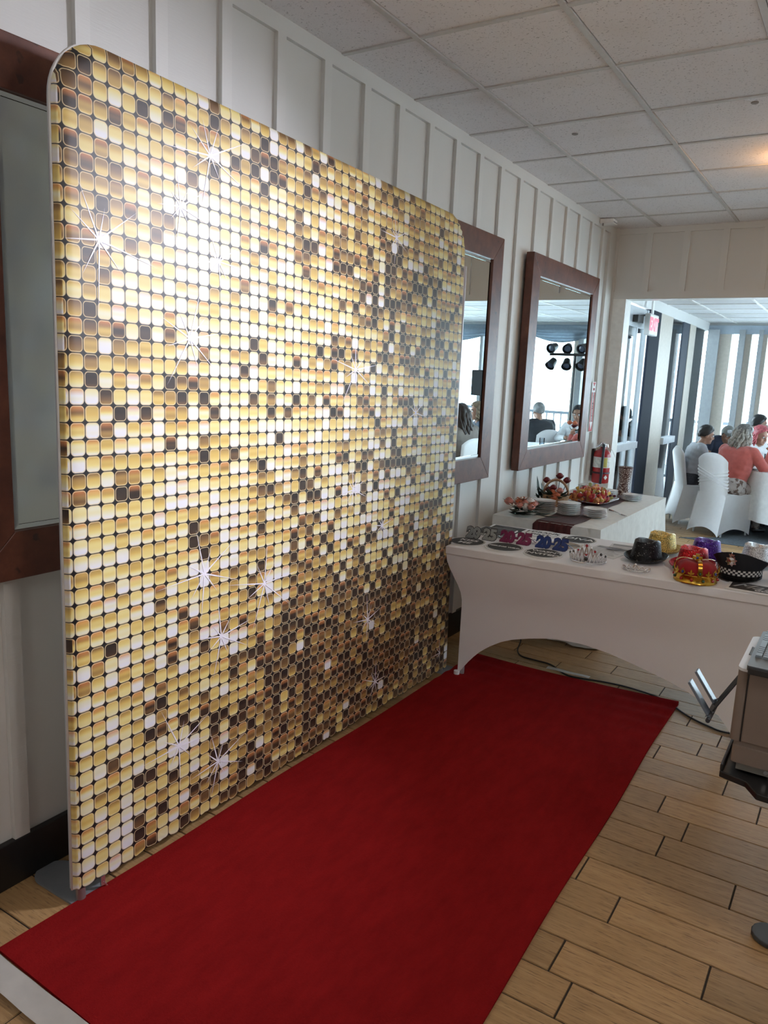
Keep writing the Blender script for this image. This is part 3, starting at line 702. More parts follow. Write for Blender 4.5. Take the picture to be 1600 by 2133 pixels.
# faces +x on a batten edge; built in (y,z)
b = bm_new(); box(b, 0, 0.002, -0.05, 0.05, 0, 0.435); obj('plate', b, SIGNW, t)
b = bm_new(); box(b, 0.002, 0.0026, -0.046, 0.046, 0.004, 0.05)
quad(b, (0.0024, -0.046, .05), (0.0024, -.018, .05), (0.0024, -.018, 0.345), (0.0024, -.046, 0.345)); quad(b, (0.0024, .018, .05), (0.0024, .046, .05), (0.0024, .046, .345), (0.0024, .018, .345))
prism(b, [(-.04, .43), (.04, .43), (0, .395)], 0.002, 0.003, Matrix(((0, 0, 1, 0), (1, 0, 0, 0), (0, 1, 0, 0), (0, 0, 0, 1)))); obj('red_print', b, SIGNRED, t)
b = bm_new(); prism(b, [(-.034, .085), (.034, .085), (0, .012)], 0.002, 0.0034, Matrix(((0, 0, 1, 0), (1, 0, 0, 0), (0, 1, 0, 0), (0, 0, 0, 1)))); obj('arrow_print', b, SIGNW, t)
for i, ch in enumerate('EXTINGUISHER'): text('letter', ch, 0.025, INK, t, (0.0036, 0, 0.332-0.0215*i), (pi/2, 0, pi/2), bold=0.0008)
text('lettering', 'FIRE', 0.026, SIGNRED, t, (0.0036, 0, 0.37), (pi/2, 0, pi/2), bold=0.0008)
t = thing('junction_box', 'small white box at the ceiling corner above the mirror', 'box', (0.075, 6.55, 2.925))
b = bm_new(); box(b, -0.055, 0.055, -0.06, 0.06, 0, 0.035); obj('case', b, WHITEP, t, bevel=0.005)
b = bm_new(); box(b, 0.0555, 0.058, -0.045, 0.045, 0.008, 0.014); box(b, -0.03, -0.02, -0.066, -0.058, -0.02, 0.0); obj('slots', b, plain('grey_plastic', (.3, .3, .32), .5), t)
t = thing('exit_sign', 'glowing red EXIT sign hanging beside the glass door', 'sign', (0.0, 8.3, 2.15))
b = bm_new(); box(b, 0.0, 0.055, 0, 0.36, 0, 0.215); obj('case', b, plain('sign_case', (0.55, 0.55, 0.54), 0.5), t, bevel=0.006)
b = bm_new(); box(b, 0.055, 0.0565, 0.012, 0.348, 0.012, 0.203); obj('face_plate', b, plain('sign_face', (0.8, 0.8, 0.8), 0.4), t)
text('lettering', 'EXIT', 0.175, plain('exit_red', (1, 0.1, 0.12), 0.4, emit=(1.0, 0.05, 0.09), es=2.6), t, (0.0572, 0.18, 0.105), (pi/2, 0, pi/2), bold=0.008, spacing=0.95)
b = bm_new(); box(b, 0.02, 0.035, 0.15, 0.21, 0.215, 0.40); box(b, 0.005, 0.05, 0.12, 0.24, 0.395, 0.41); obj('hanger', b, WHITEP, t)

# ---------------------------------------------------------------- front table with fitted stretch cover
TO = V((0.277, 3.618, 0)); TE1 = V((0.9978, 0.066, 0)); TE2 = V((-0.082, 0.9966, 0)); TL_, TD = 1.78, 0.74; TZ = 0.742
def tp(u, v, z): return TO + TE1*u + TE2*v + V((0, 0, z))
t = thing('folding_table', 'folding table hidden under the white stretch cover', 'table', TO)
b = bm_new(); vs = [tp(u, v, z)-TO for z in (0.70, 0.735) for u, v in ((.012, .012), (TL_-.012, .012), (TL_-.012, TD-.012), (.012, TD-.012))]
vv = [b.verts.new(p) for p in vs]
for f in ((3, 2, 1, 0), (4, 5, 6, 7), (0, 1, 5, 4), (1, 2, 6, 5), (2, 3, 7, 6), (3, 0, 4, 7)): b.faces.new([vv[i] for i in f])
obj('tabletop', b, plain('table_plastic', (0.6, 0.6, 0.6), 0.5), t)
LEGU = (0.10, 1.49)
for u in LEGU:
    for v in (0.06, TD-0.06):
        b = bm_new(); tube(b, [tp(u, v, 0.014)-TO, tp(u, v, 0.70)-TO], 0.013, 8); obj('leg', b, ALU, t)
STRETCH, nt, bb = nt_mat('white_stretch_cloth')
L(nt, ramp(nt, noise(nt, 900, 1, coords(nt)), ((0.3, (0.82, 0.82, 0.85)), (0.7, (0.87, 0.87, 0.90)))), bb.inputs['Base Color']); bb.inputs['Roughness'].default_value = 0.6; bb.inputs['Sheen Weight'].default_value = 0.1
ARCH = [(0, .014), (.013, .039), (.043, .10), (.076, .156), (.116, .203), (.163, .245), (.21, .273), (.276, .298), (.365, .323), (.467, .324), (.56, .305), (.651, .275), (.769, .229), (.838, .196), (.942, .112), (1, .008)]
def interp(tab, x):
    for (a, y), (c, z) in zip(tab, tab[1:]):
        if x <= c: return y+(z-y)*(x-a)/(c-a)
    return tab[-1][1]
cov = bm_new()
def edge_u(z, left):
    k = min(1, max(0, (0.70-z)/0.26)); k = k*k*(3-2*k) if z > 0.44 else 1
    if left: return lerp(-0.012, 0.082, k)
    return lerp(TL_+0.012, 1.508, k)
def skirt(fn_pt, arch_h, nu=48, nv=16):
    def fn(u, v):
        zb = interp(ARCH, u)*arch_h; z = lerp(0.70, zb, v)
        return fn_pt(u, z, v)
    sweep_sheet(cov, fn, nu, nv)
def inw(z): # legs stand in from the edge, so the cover draws inwards below the rim
    k = min(1, max(0, (0.70-z)/0.30)); return 0.009+0.040*k*k*(3-2*k)
skirt(lambda u, z, v: tp(lerp(edge_u(z, True), edge_u(z, False), u), -0.012+inw(z)*(1 if u in (0, 1) else 1)+0.02*sin(pi*u)*v, z), 1.0)
skirt(lambda u, z, v: tp(edge_u(z, True)+0.015*sin(pi*u)*v, lerp(-0.012+inw(z), TD+0.012-inw(z), u), z), 0.9, 24)
skirt(lambda u, z, v: tp(edge_u(z, False)-0.015*sin(pi*u)*v, lerp(-0.012+inw(z), TD+0.012-inw(z), u), z), 0.9, 24)
# top and rim band
def rim(u0, v0, u1, v1):
    sweep_sheet(cov, lambda a, c: tp(lerp(u0, u1, a), lerp(v0, v1, a), lerp(0.70, TZ-0.004, c)), 24, 1)
e = 0.012
for q in ((-e, -e, TL_+e, -e), (TL_+e, -e, TL_+e, TD+e), (TL_+e, TD+e, -e, TD+e), (-e, TD+e, -e, -e)): rim(*q)
def edged(n, ln): return [0.0, 0.0025/ln, 0.006/ln, 0.02/ln]+[i/n for i in range(1, n)]+[1-0.02/ln, 1-0.006/ln, 1-0.0025/ln, 1.0]
ua, va = edged(20, TL_), edged(10, TD)
def ctop(a, c):
    i, j = ua[round(a*(len(ua)-1))], va[round(c*(len(va)-1))]
    d = min(i*TL_, (1-i)*TL_, j*TD, (1-j)*TD)
    return tp(lerp(-e, TL_+e, i), lerp(-e, TD+e, j), TZ-0.004*(1-min(1, d/0.006))**2)
sweep_sheet(cov, ctop, len(ua)-1, len(va)-1)
bmesh.ops.remove_doubles(cov, verts=cov.verts, dist=0.0008)
tco = tag(obj('table_cover', cov, STRETCH, smooth=50), 'white fitted stretch cover with arched hem over the prop table', 'tablecloth')
b = bm_new()
for u in (0.08, 1.51): tube(b, [tp(u, 0.03, 0.0145 if u < 1 else 0.002), tp(u, 0.03, 0.035)], 0.016, 10)
obj('foot_pocket', b, STRETCH, tco)

# ---------------------------------------------------------------- props on the table
ZT = TZ+0.0012
FOAM = plain('white_foam_board', (0.80, 0.80, 0.79), 0.55); CHALK = plain('chalk_grey_print', (0.070, 0.075, 0.077), 0.8, var=0.15, spec=0.2); CHALKW = plain('chalk_white_print', (0.75, 0.75, 0.74), 0.6)
def ellipse(a, c, n=40): return [(a*cos(2*pi*i/n), c*sin(2*pi*i/n)) for i in range(n)]
def oval_sign(x, y, rz, label, lines, dark=True, z=ZT, a=0.104, c=0.108, print_mat=None):
    t = thing('oval_sign', label, 'sign', (x, y, z), rz, 'party signs on the prop table')
    b = bm_new(); prism(b, ellipse(a, c), 0, 0.005); obj('board', b, FOAM, t)
    m1, m2 = (CHALK, CHALKW) if dark else (FOAM, INK)
    if print_mat: m1 = print_mat
    b = bm_new(); prism(b, ellipse(a*.93, c*.93), 0.005, 0.0056); obj('print', b, m1, t)
    for k, (f0, f1) in enumerate([(0.955, 0.975) if dark else (0.87, 0.91)]):
        b = bm_new(); n = 40
        po, pi_ = ellipse(a*f1*.93 if dark else a*f1, c*f1*.93 if dark else c*f1, n), ellipse(a*f0*.93*.985 if dark else a*f0, c*f0*.93*.985 if dark else c*f0, n)
        A = [b.verts.new((*p, 0.0060)) for p in po]; B = [b.verts.new((*p, 0.0060)) for p in pi_]
        for i in range(n): b.faces.new((A[i], A[(i+1) % n], B[(i+1) % n], B[i]))
        obj('border_line', b, m2, t)
    for body, size, dy in lines: text('lettering', body, size, m2, t, (0, dy, 0.0062), depth=0.0003, bold=0.0012)
    return t
oval_sign(.318, 3.757, .06, 'dark oval sign at the left front corner of the table', [('KISS', .058, .032), ('ME', .058, -.035)])
oval_sign(.532, 3.776, .08, 'dark oval sign with one line of small lettering, middle of the front three', [('FEELING WILD', .026, 0)])
oval_sign(.750, 3.783, .06, 'dark oval sign with two bold lines in front of the blue glasses', [("I WASN'T", .045, .035), ('INVITED', .05, -.028)])
oval_sign(.560, 4.262, .06, 'white oval sign with black lettering near the table\'s back edge', [('I DRANK', .05, .032), ('FIRST', .05, -.035)], dark=False)
oval_sign(.783, 4.262, .03, 'dark oval sign with one large word near the table\'s back edge', [('DIVA', .075, .012)])
GOLDP, nt, bb = nt_mat('photo_print_brown'); L(nt, ramp(nt, noise(nt, 12, 3, coords(nt)), ((0.4, (0.10, 0.09, 0.08)), (0.55, (0.34, 0.24, 0.15)), (0.7, (0.6, 0.48, 0.36)))), bb.inputs['Base Color'])
oval_sign(.765, 4.052, .05, 'oval sign with a brownish picture behind the blue glasses', [], print_mat=GOLDP)
oval_sign(.548, 4.060, .03, 'white oval sign with thin script behind the pink glasses', [('Cheers', .05, 0)], dark=False)
def board_sign(x, y, rz, z, label, w=0.21, h=0.215):
    t = thing('board_sign', label, 'sign', (x, y, z), rz, 'party signs on the prop table')
    b = bm_new(); box(b, -w/2, w/2, -h/2, h/2, 0, 0.006); obj('board', b, FOAM, t)
    b = bm_new(); box(b, -w/2+.006, w/2-.006, -h/2+.006, h/2-.006, 0.006, 0.0066); obj('print', b, CHALK, t)
    b = bm_new(); rs = random.Random(int(x*1000))
    for k in range(7):
        yy = h/2-.035-.024*k; q = rs.uniform(.03, .075)
        box(b, -q, q, yy, yy+.006, 0.0066, 0.0069)
    obj('chalk_scribble', b, plain('faint_chalk', (.20, .21, .22), .6), t)
board_sign(.345, 4.215, .04, ZT, 'square chalk-grey sign underneath, at the far left of the table')
board_sign(.330, 4.095, .04, ZT+.0075, 'square chalk-grey sign lying on top of another, behind the silver glasses')
t = thing('script_sign', 'black sign with white script lettering at the right front of the table', 'sign', (1.80, 3.785, ZT), .0, 'party signs on the prop table')
b = bm_new(); box(b, -.150, .17, -.078, .08, 0, 0.005); obj('board', b, FOAM, t)
b = bm_new(); box(b, -.135, .165, -.055, .075, 0.005, 0.0056); obj('print', b, INK, t)
text('lettering', 'Mate', 0.105, plain('script_grey', (.42, .43, .44), .6), t, (-.025, .02, .006), depth=.0003, shear=0.5)
text('lettering', 'GOALS', 0.036, CHALKW, t, (.025, -.033, .0062), depth=.0003, bold=.0008, shear=.2)
PAPER = plain('printed_paper', (0.66, 0.66, 0.66), 0.6, var=.04); GREYINK = plain('grey_ink', (.30, .31, .32), .6)
def paper(x, y, rz, label, w=.2, h=.27, z=ZT):
    t = thing('paper_sheet', label, 'paper', (x, y, z), rz, 'printed sheets on the prop table')
    b = bm_new(); box(b, -w/2, w/2, -h/2, h/2, 0, .0012); obj('sheet', b, PAPER, t)
    b = bm_new(); rs = random.Random(int(y*1000)); box(b, -w/2+.012, w/2-.03, h/2-.06, h/2-.012, .0012, .0014)
    for k in range(9):
        yy = h/2-.085-.019*k; box(b, -w/2+.015, rs.uniform(.0, w/2-.02), yy, yy+.007, .0012, .0014)
    obj('print', b, GREYINK, t); return t
paper(.995, 4.08, -.12, 'printed sheet lying beside the tiara toward the table\'s back')
paper(1.075, 4.24, .12, 'printed sheet half under the gold hat at the back edge', .21, .2)

def sequin_mat(name, col, dark=0.35, scale=230, metal=0.55):
    m, nt, b = nt_mat(name)
    vo = N(nt, 'ShaderNodeTexVoronoi'); vo.inputs['Scale'].default_value = scale; L(nt, coords(nt), vo.inputs['Vector'])
    sp = N(nt, 'ShaderNodeSeparateColor'); L(nt, vo.outputs['Color'], sp.inputs[0])
    c = ramp(nt, sp.outputs[0], ((0.0, tuple(k*dark for k in col)), (0.6, col), (0.955, tuple(min(1, k*1.4+.01) for k in col)), (1.0, tuple(min(1, k*1.2+.4) for k in col))))  # top stops paint pale glints into the colour of a few sequins
    L(nt, c, b.inputs['Base Color']); b.inputs['Metallic'].default_value = metal; b.inputs['Roughness'].default_value = 0.28
    nm = N(nt, 'ShaderNodeBump'); nm.inputs['Strength'].default_value = 0.7; nm.inputs['Distance'].default_value = 0.002
    L(nt, math_(nt, 'ADD', vo.outputs['Distance'], math_(nt, 'MULTIPLY', sp.outputs[1], 0.6)), nm.inputs['Height']); L(nt, nm.outputs[0], b.inputs['Normal'])
    return m
GEMR = plain('red_gem', (0.35, 0.01, 0.02), 0.08, coat=1); GEMB = plain('black_gem', (0.01, 0.01, 0.012), 0.08, coat=1); GEMBL = plain('blue_gem', (0.02, 0.04, 0.25), 0.08, coat=1); GEMG = plain('green_gem', (0.01, 0.07, 0.03), 0.08, coat=1)
# 2025 party glasses
def party_glasses(x, y, rz, label, m, outline):
    t = thing('party_glasses', label, 'glasses', (x, y, ZT), rz, 'number-shaped party glasses')
    M = RX(pi/2-0.32)
    for body, dx in (('20', -.049), ('25', .049)):
        me = text_mesh(body, 0.082, m, depth=.0022, bold=.0042, spacing=.92); me.transform(T(dx, 0, 0.003)); me.transform(M)
        o = obj('number_frame', me, m, t); o.location = (0, 0, .034)
        me = text_mesh(body, 0.082, outline, depth=.0012, bold=.0075, spacing=.92); me.transform(T(dx, 0, 0)); me.transform(M)
        o = obj('rim', me, outline, t); o.location = (0, 0, .034)
    b = bm_new(); box(b, -.014, .014, -.006, .006, -.002, .004, M); obj('nose_bridge', b, m, t, loc=(0, 0, .034))
    for s in (-1, 1):
        b = bm_new(); tube(b, [(s*.088, .004, .04), (s*.088, .075, .012), (s*.084, .11, .003)], .0025, 6); obj('temple', b, outline, t)
party_glasses(.352, 3.868, .10, 'silver and black number-shaped party glasses, leftmost', plain('silver_glitter', (.30, .31, .31), .3, .4, var=.4, nscale=300), INK)
party_glasses(.545, 3.900, .06, 'magenta number-shaped party glasses, middle', plain('magenta_glitter', (.20, .012, .085), .25, .3, var=.5, nscale=300), plain('magenta_rim', (.13, .008, .06), .3))
party_glasses(.752, 3.906, .0, 'blue number-shaped party glasses, rightmost', plain('blue_glitter', (.008, .035, .20), .25, .3, var=.5, nscale=300), plain('blue_rim', (.006, .02, .12), .3))
# tiaras
def tiara(x, y, rz, label, r, h, gems, n):
    t = thing('tiara', label, 'tiara', (x, y, ZT), rz, None)
    span = 2.3
    def arc(a, z, rr=r): return V((rr*sin(a), -rr*cos(a), z))
    b = bm_new(); tube(b, [arc(lerp(-span*.85, span*.85, i/40), .004) for i in range(41)], .0032, 6); tube(b, [arc(lerp(-span*.8, span*.8, i/40), .012) for i in range(41)], .002, 5); obj('band', b, SILVER, t, smooth=True)
    b = bm_new()
    for k in range(n):
        a = lerp(-1.35, 1.35, k/(n-1)); w = 1.35/(n-1); hh = h*(0.38+0.62*math.exp(-(a/0.62)**2))
        out = r+hh*.12
        tube(b, [arc(a-w, .012), arc(a-w*.9, hh*.45, r+hh*.05), arc(a-w*.25, hh*.82, out), arc(a, hh, out)], [.0042, .0036, .0032, .004], 6)
        tube(b, [arc(a+w, .012), arc(a+w*.9, hh*.45, r+hh*.05), arc(a+w*.25, hh*.82, out), arc(a, hh, out)], [.0042, .0036, .0032, .004], 6)
        tube(b, [arc(a-w*.5, .012), arc(a, hh*.55, r+hh*.06), arc(a+w*.5, .012)], .0030, 5)
    obj('filigree', b, SILVER, t, smooth=True)
    if gems:
        for (a, z, rad, m) in gems:
            b = bm_new(); ball(b, arc(a, z, r+z*.12+.003), rad, 10, 6); obj('gem', b, m, t, smooth=True)
            b = bm_new()
            for q in range(10):
                c = arc(a+(rad+.003)/r*cos(2*pi*q/10), z+(rad+.003)*sin(2*pi*q/10), r+z*.12+.002); ball(b, c, .0026, 6, 4)
            obj('gem_setting', b, SILVER, t, smooth=True)
    else:
        b = bm_new(); rs = random.Random(3)
        for q in range(60):
            a = rs.uniform(-1.3, 1.3); ball(b, arc(a, rs.uniform(.006, h*(0.3+0.5*math.exp(-(a/.6)**2))), r+.004), .0022, 6, 4)
        obj('rhinestones', b, plain('rhinestone', (.9, .92, .95), .05, .3), t)
    return t
tiara(.985, 3.80, .18, 'tall silver tiara with red and black gems on the table front', .088, .108,
      [(0, .030, .0105, GEMB), (0, .052, .006, GEMR), (0, .100, .008, GEMR), (-.42, .072, .0055, GEMR), (.42, .072, .0065, GEMR), (-.75, .058, .005, GEMB), (.78, .056, .007, GEMB), (-1.1, .046, .005, GEMB), (1.15, .042, .006, GEMB)], 13)
tiara(1.235, 3.785, .12, 'small crystal tiara lying in front of the black hat', .062, .046, None, 7)
# fedoras
def fedora(x, y, rz, label, m, band, a=.108, c=.122, h=.118, tilt=0):
    t = thing('fedora', label, 'hat', (x, y, ZT), rz, 'sequin fedoras on the prop table')
    def crown(u, v):
        th = 2*pi*u
        if v < 0.7:
            k = v/0.7; ra, rc_ = lerp(.078, .060, k), lerp(.092, .080, k); z = .012+(h-.018)*k
            pin = 1-0.10*k*max(0, -sin(th))**2*abs(cos(th))*2
            return V((ra*cos(th)*pin, rc_*sin(th), z-0.010*k*max(0, sin(th))))
        k = (v-.7)/.3; ra, rc_ = .060*(1-k), .080*(1-k)
        X, Y = ra*cos(th), rc_*sin(th)
        ridge = .006*sin(pi*min(1, k*2.2)); dent = .030*math.exp(-(X/.024)**2)*min(1, k*1.9)
        pinch = .016*math.exp(-((abs(X)-.035)/.016)**2)*math.exp(-((Y+.05)/.03)**2)
        return V((X, Y, h-.006-0.010*(1-k)*max(0, sin(th))+ridge-dent-pinch))
    b = bm_new(); sweep_sheet(b, crown, 36, 16); bmesh.ops.remove_doubles(b, verts=b.verts, dist=1e-5); obj('crown', b, m, t, smooth=True)
    b = bm_new()
    def brim(u, v):
        th = 2*pi*u; ra, rc_ = lerp(.077, a, v), lerp(.091, c, v)
        up = .024*v*v*(0.35+0.65*max(0, sin(th)))+.014*v*v*abs(cos(th))-.004*v*max(0, -sin(th))
        return V((ra*cos(th), rc_*sin(th), .010+up))
    sweep_sheet(b, brim, 40, 5); bmesh.ops.remove_doubles(b, verts=b.verts, dist=1e-5)
    bmesh.ops.solidify(b, geom=b.faces[:], thickness=.003); obj('brim', b, m, t, smooth=40)
    b = bm_new(); lathe(b, [(.0795, .014), (.0765, .034)], 36, None, 0, 1, .0925/.0785); obj('hat_band', b, band, t, smooth=True)
    return t
SQK, SQG, SQR, SQP, SQS = sequin_mat('black_sequins', (.012, .014, .018), .5), sequin_mat('gold_sequins', (.72, .52, .15)), sequin_mat('red_sequins', (.66, .014, .022)), sequin_mat('purple_sequins', (.10, .025, .34)), sequin_mat('silver_sequins', (.78, .78, .79), .5)
fedora(1.222, 4.015, -.25, 'black sequin fedora behind the small crystal tiara', SQK, SQK)
fedora(1.238, 4.282, -.35, 'gold sequin fedora behind the black one', SQG, SQG)
fedora(1.452, 4.005, -.3, 'red sequin fedora behind the king\'s crown', SQR, SQR)
fedora(1.470, 4.262, -.3, 'purple sequin fedora behind the red one', SQP, SQP)
fedora(1.705, 4.330, -.2, 'silver sequin fedora behind the police cap', SQS, SQS)
# king's crown
GOLD = plain('gold_plastic', (.72, .43, .07), .22, .95, var=.12); VELVET = plain('red_velvet', (.34, .006, .012), .8, sheen=.08)
t = thing('king_crown', 'gold king\'s crown with red velvet at the table front', 'crown', (1.512, 3.768, ZT), -.1)
R_ = .096
b = bm_new(); lathe(b, [(R_-.004, 0), (R_, .001), (R_+.002, .006), (R_, .010), (R_, .036), (R_+.003, .040), (R_, .044), (R_-.003, .044), (R_-.004, 0)], 40); obj('band', b, GOLD, t, smooth=40)
b = bm_new()
def puff(u, v):
    th = 2*pi*u; rr = (R_-.008)*(1.0+.10*sin(pi*v*.9))*cos(v*pi/2)**.55; return V((rr*cos(th)*(1+.03*sin(8*th)), rr*sin(th)*(1+.03*sin(8*th)), .03+.072*sin(v*pi/2)-.022*math.exp(-(rr/.03)**2)))
sweep_sheet(b, puff, 40, 12); bmesh.ops.remove_doubles(b, verts=b.verts, dist=1e-5); obj('velvet_cap', b, VELVET, t, smooth=True)
for k in range(4):
    th = pi/4+k*pi/2-.35; b = bm_new(); n = 12
    rows = []
    for i in range(n+1):
        q = i/n; rr = R_*(1+.10*sin(pi*q))*cos(q*pi/2)**.6+.003; z = .042+.082*sin(q*pi/2)*(1-.28*q**3)
        c0 = V((rr*cos(th), rr*sin(th), z)); w = V((-sin(th), cos(th), 0))*.0095
        rows.append([b.verts.new(c0-w), b.verts.new(c0+w)])
    for p, q in zip(rows, rows[1:]): b.faces.new((p[0], p[1], q[1], q[0]))
    bmesh.ops.solidify(b, geom=b.faces[:], thickness=.003); obj('arch', b, GOLD, t, smooth=40)
b = bm_new()
fl_ = [(0, 0), (.004, .006), (.012, .008), (.015, .014), (.010, .018), (.005, .014), (.004, .022), (0, .031), (-.004, .022), (-.005, .014), (-.010, .018), (-.015, .014), (-.012, .008), (-.004, .006)]
for k in range(8):
    th = 2*pi*k/8+.05; prism(b, fl_, 0, .003, T(0, 0, .042) @ RZ(th+pi/2) @ T(0, -R_-.001, 0) @ RX(pi/2))
obj('fleur_points', b, GOLD, t)
for k in range(8):
    th = 2*pi*k/8+.05+pi/8; b = bm_new(); prism(b, [(-.014, 0), (0, .019), (.014, 0), (0, -.019)], 0, .003, T(0, 0, .056) @ RZ(th+pi/2) @ T(0, -R_-.002, 0) @ RX(pi/2)); obj('lozenge', b, GOLD, t)
    b = bm_new(); ball(b, ((R_+.006)*cos(th), (R_+.006)*sin(th), .056), (.006, .006, .008), 8, 6); obj('gem', b, GEMBL if k % 2 else GEMG, t, smooth=True)
for k in range(12):
    th = 2*pi*k/12+.1; b = bm_new(); ball(b, ((R_+.002)*cos(th), (R_+.002)*sin(th), .022), (.0075, .0075, .0075), 8, 6); obj('gem', b, [GEMR, GEMG, GEMR][k % 3], t, smooth=True)
b = bm_new(); prism(b, [(-.006, 0), (.006, 0), (.008, .012), (.022, .008), (.022, .026), (.008, .022), (.010, .036), (-.010, .036), (-.008, .022), (-.022, .026), (-.022, .008), (-.008, .012)], -.003, .003, T(0, 0, .094) @ RX(pi/2)); obj('cross', b, GOLD, t)
b = bm_new(); ball(b, (0, -.005, .111), .0065, 8, 6); obj('gem', b, GEMBL, t, smooth=True)
# police cap
NAVY = plain('navy_cap_cloth', (.008, .010, .016), .7); CHW = plain('check_white', (.75, .75, .74), .6); VISOR = plain('black_visor', (.008, .008, .009), .22)
t = thing('police_cap', 'black police cap with chequered band and silver badge', 'cap', (1.672, 4.005, ZT), -.06)
b = bm_new(); ra, rb = .100, .112; rows = []
for z in (.026, .035, .044, .053): rows.append([b.verts.new((ra*(1+.2*(z-.03))*cos(2*pi*k/56), rb*sin(2*pi*k/56), z)) for k in range(56)])
for r in range(3):
    for k in range(56): b.faces.new((rows[r][k], rows[r][(k+1) % 56], rows[r+1][(k+1) % 56], rows[r+1][k])).material_index = (r+k) % 2
obj('chequered_band', b, [NAVY, CHW], t)
b = bm_new(); lathe(b, [(ra, .008), (ra, .026)], 40, None, 0, 1, rb/ra); obj('head_band', b, NAVY, t, smooth=True)
def capc(u, v):
    th = 2*pi*u; fr_ = max(0, -sin(th)); bk_ = max(0, sin(th)); zt = .092+.050*fr_**1.5-.022*bk_; oc = 1-.05*(1-abs(cos(4*th)))
    if v < .6:
        k = v/.6; r1, r2 = lerp(ra+.001, .128, k), lerp(rb+.001, .128, k); q = 1-(1-oc)*k
        return V((r1*cos(th)*q, r2*sin(th)*q, lerp(.053, zt, k)))
    k = (v-.6)/.4; return V((.128*(1-k)*cos(th)*oc, .128*(1-k)*sin(th)*oc, lerp(zt, .092, k)+.006*sin(pi*k)))
b = bm_new(); sweep_sheet(b, capc, 48, 12); bmesh.ops.remove_doubles(b, verts=b.verts, dist=1e-5); obj('crown', b, NAVY, t, smooth=40)
b = bm_new()
def vis(u, v):
    th = lerp(pi*1.08, pi*1.92, u); k = v*sin(pi*u)**.6
    return V(((ra+.01*k)*cos(th), (rb+.045*k)*sin(th), .024-.018*k))
sweep_sheet(b, vis, 30, 6); bmesh.ops.solidify(b, geom=b.faces[:], thickness=.003); obj('visor', b, VISOR, t, smooth=40)
BM = T(-.020, -.1285, .098) @ RX(pi/2+.10)
b = bm_new(); prism(b, [(r*cos(pi*k/8+.2), r*sin(pi*k/8+.2)) for k in range(16) for r in [.027 if k % 2 == 0 else .019]], 0, .004, BM); obj('badge_star', b, SILVER, t)
b = bm_new(); lathe(b, [(.016, .004), (.016, .006), (.012, .007), (.012, .005), (.006, .006), (0, .0075)], 20, BM); obj('badge_centre', b, CHROME, t, smooth=40)
b = bm_new(); prism(b, [(-.010, .024), (.010, .024), (.013, .034), (.006, .031), (0, .042), (-.006, .031), (-.013, .034)], 0, .004, BM); obj('badge_crown', b, SILVER, t)
# blue cap at the right edge
t = thing('blue_cap', 'round blue cap with pink top at the table\'s right edge', 'cap', (1.885, 4.01, ZT))
b = bm_new(); lathe(b, [(.082, 0), (.086, .02), (.080, .05), (.058, .078), (.0, .09)], 24); obj('crown', b, plain('blue_cap_cloth', (.008, .028, .12), .6), t, smooth=True)
b = bm_new(); lathe(b, [(.058, .0795), (.035, .0885), (0, .0935)], 24); obj('top_panel', b, plain('pink_cap_cloth', (.35, .02, .12), .6), t, smooth=True)
b = bm_new(); lathe(b, [(.0, .0), (.006, .0), (.006, .005), (0, .006)], 10, T(0, 0, .0925)); obj('button', b, INK, t)

# ---------------------------------------------------------------- power cable
b = bm_new()
CP = [(0.36, 4.55), (0.42, 4.42), (0.47, 4.25), (0.53, 4.17), (0.62, 4.16), (0.72, 4.15), (0.84, 4.06), (0.93, 4.06), (1.03, 4.085), (1.15, 4.10), (1.28, 4.085), (1.36, 4.06), (1.43, 4.02), (1.49, 3.955), (1.56, 3.90), (1.64, 3.86), (1.72, 3.84), (1.9, 3.9), (2.05, 4.05)]
def catmull(P, n=5):
    P = [V((*p, 0)) if len(p) == 2 else V(p) for p in P]; out = []
    for i in range(len(P)-1):
        p0, p1, p2, p3 = P[max(i-1, 0)], P[i], P[i+1], P[min(i+2, len(P)-1)]
        for k in range(n):
            t_ = k/n; out.append(0.5*((2*p1)+(p2-p0)*t_+(2*p0-5*p1+4*p2-p3)*t_*t_+(3*p1-p0-3*p2+p3)*t_**3))
    return out+[P[-1]]
tube(b, [V((p.x, p.y, 0.0055)) for p in catmull(CP)], .0048, 7)
tag(obj('power_cable', b, plain('cable_rubber', (.012, .012, .013), .45), smooth=True), 'black power cable snaking over the floor under the white table', 'cable')
# ---------------------------------------------------------------- buffet table along the wall
BT = 0.76
t = thing('buffet_table', 'long buffet table hidden under the white cloth by the wall', 'table', (0.45, 5.46, 0))
b = bm_new(); box(b, -.345, .345, -.86, .86, BT-.03, BT-.004); obj('tabletop', b, plain('table_plastic', (.6, .6, .6), .5), t)
for sx in (-.28, .28):
    for sy in (-.75, .75):
        b = bm_new(); tube(b, [(sx, sy, 0), (sx, sy, BT-.03)], .014, 8); obj('leg', b, ALU, t)
b = bm_new()
x0, x1, y0, y1 = .095, .812, 4.585, 6.335
def per(u):
    lx, ly = x1-x0, y1-y0; P = 2*(lx+ly); d = u*P
    if d < lx: return V((x0+d, y0, 0)), V((0, -1, 0)), d
    d -= lx
    if d < ly: return V((x1, y0+d, 0)), V((1, 0, 0)), d
    d -= ly
    if d < lx: return V((x1-d, y1, 0)), V((0, 1, 0)), d
    return V((x0, y1-(d-lx), 0)), V((-1, 0, 0)), d-lx
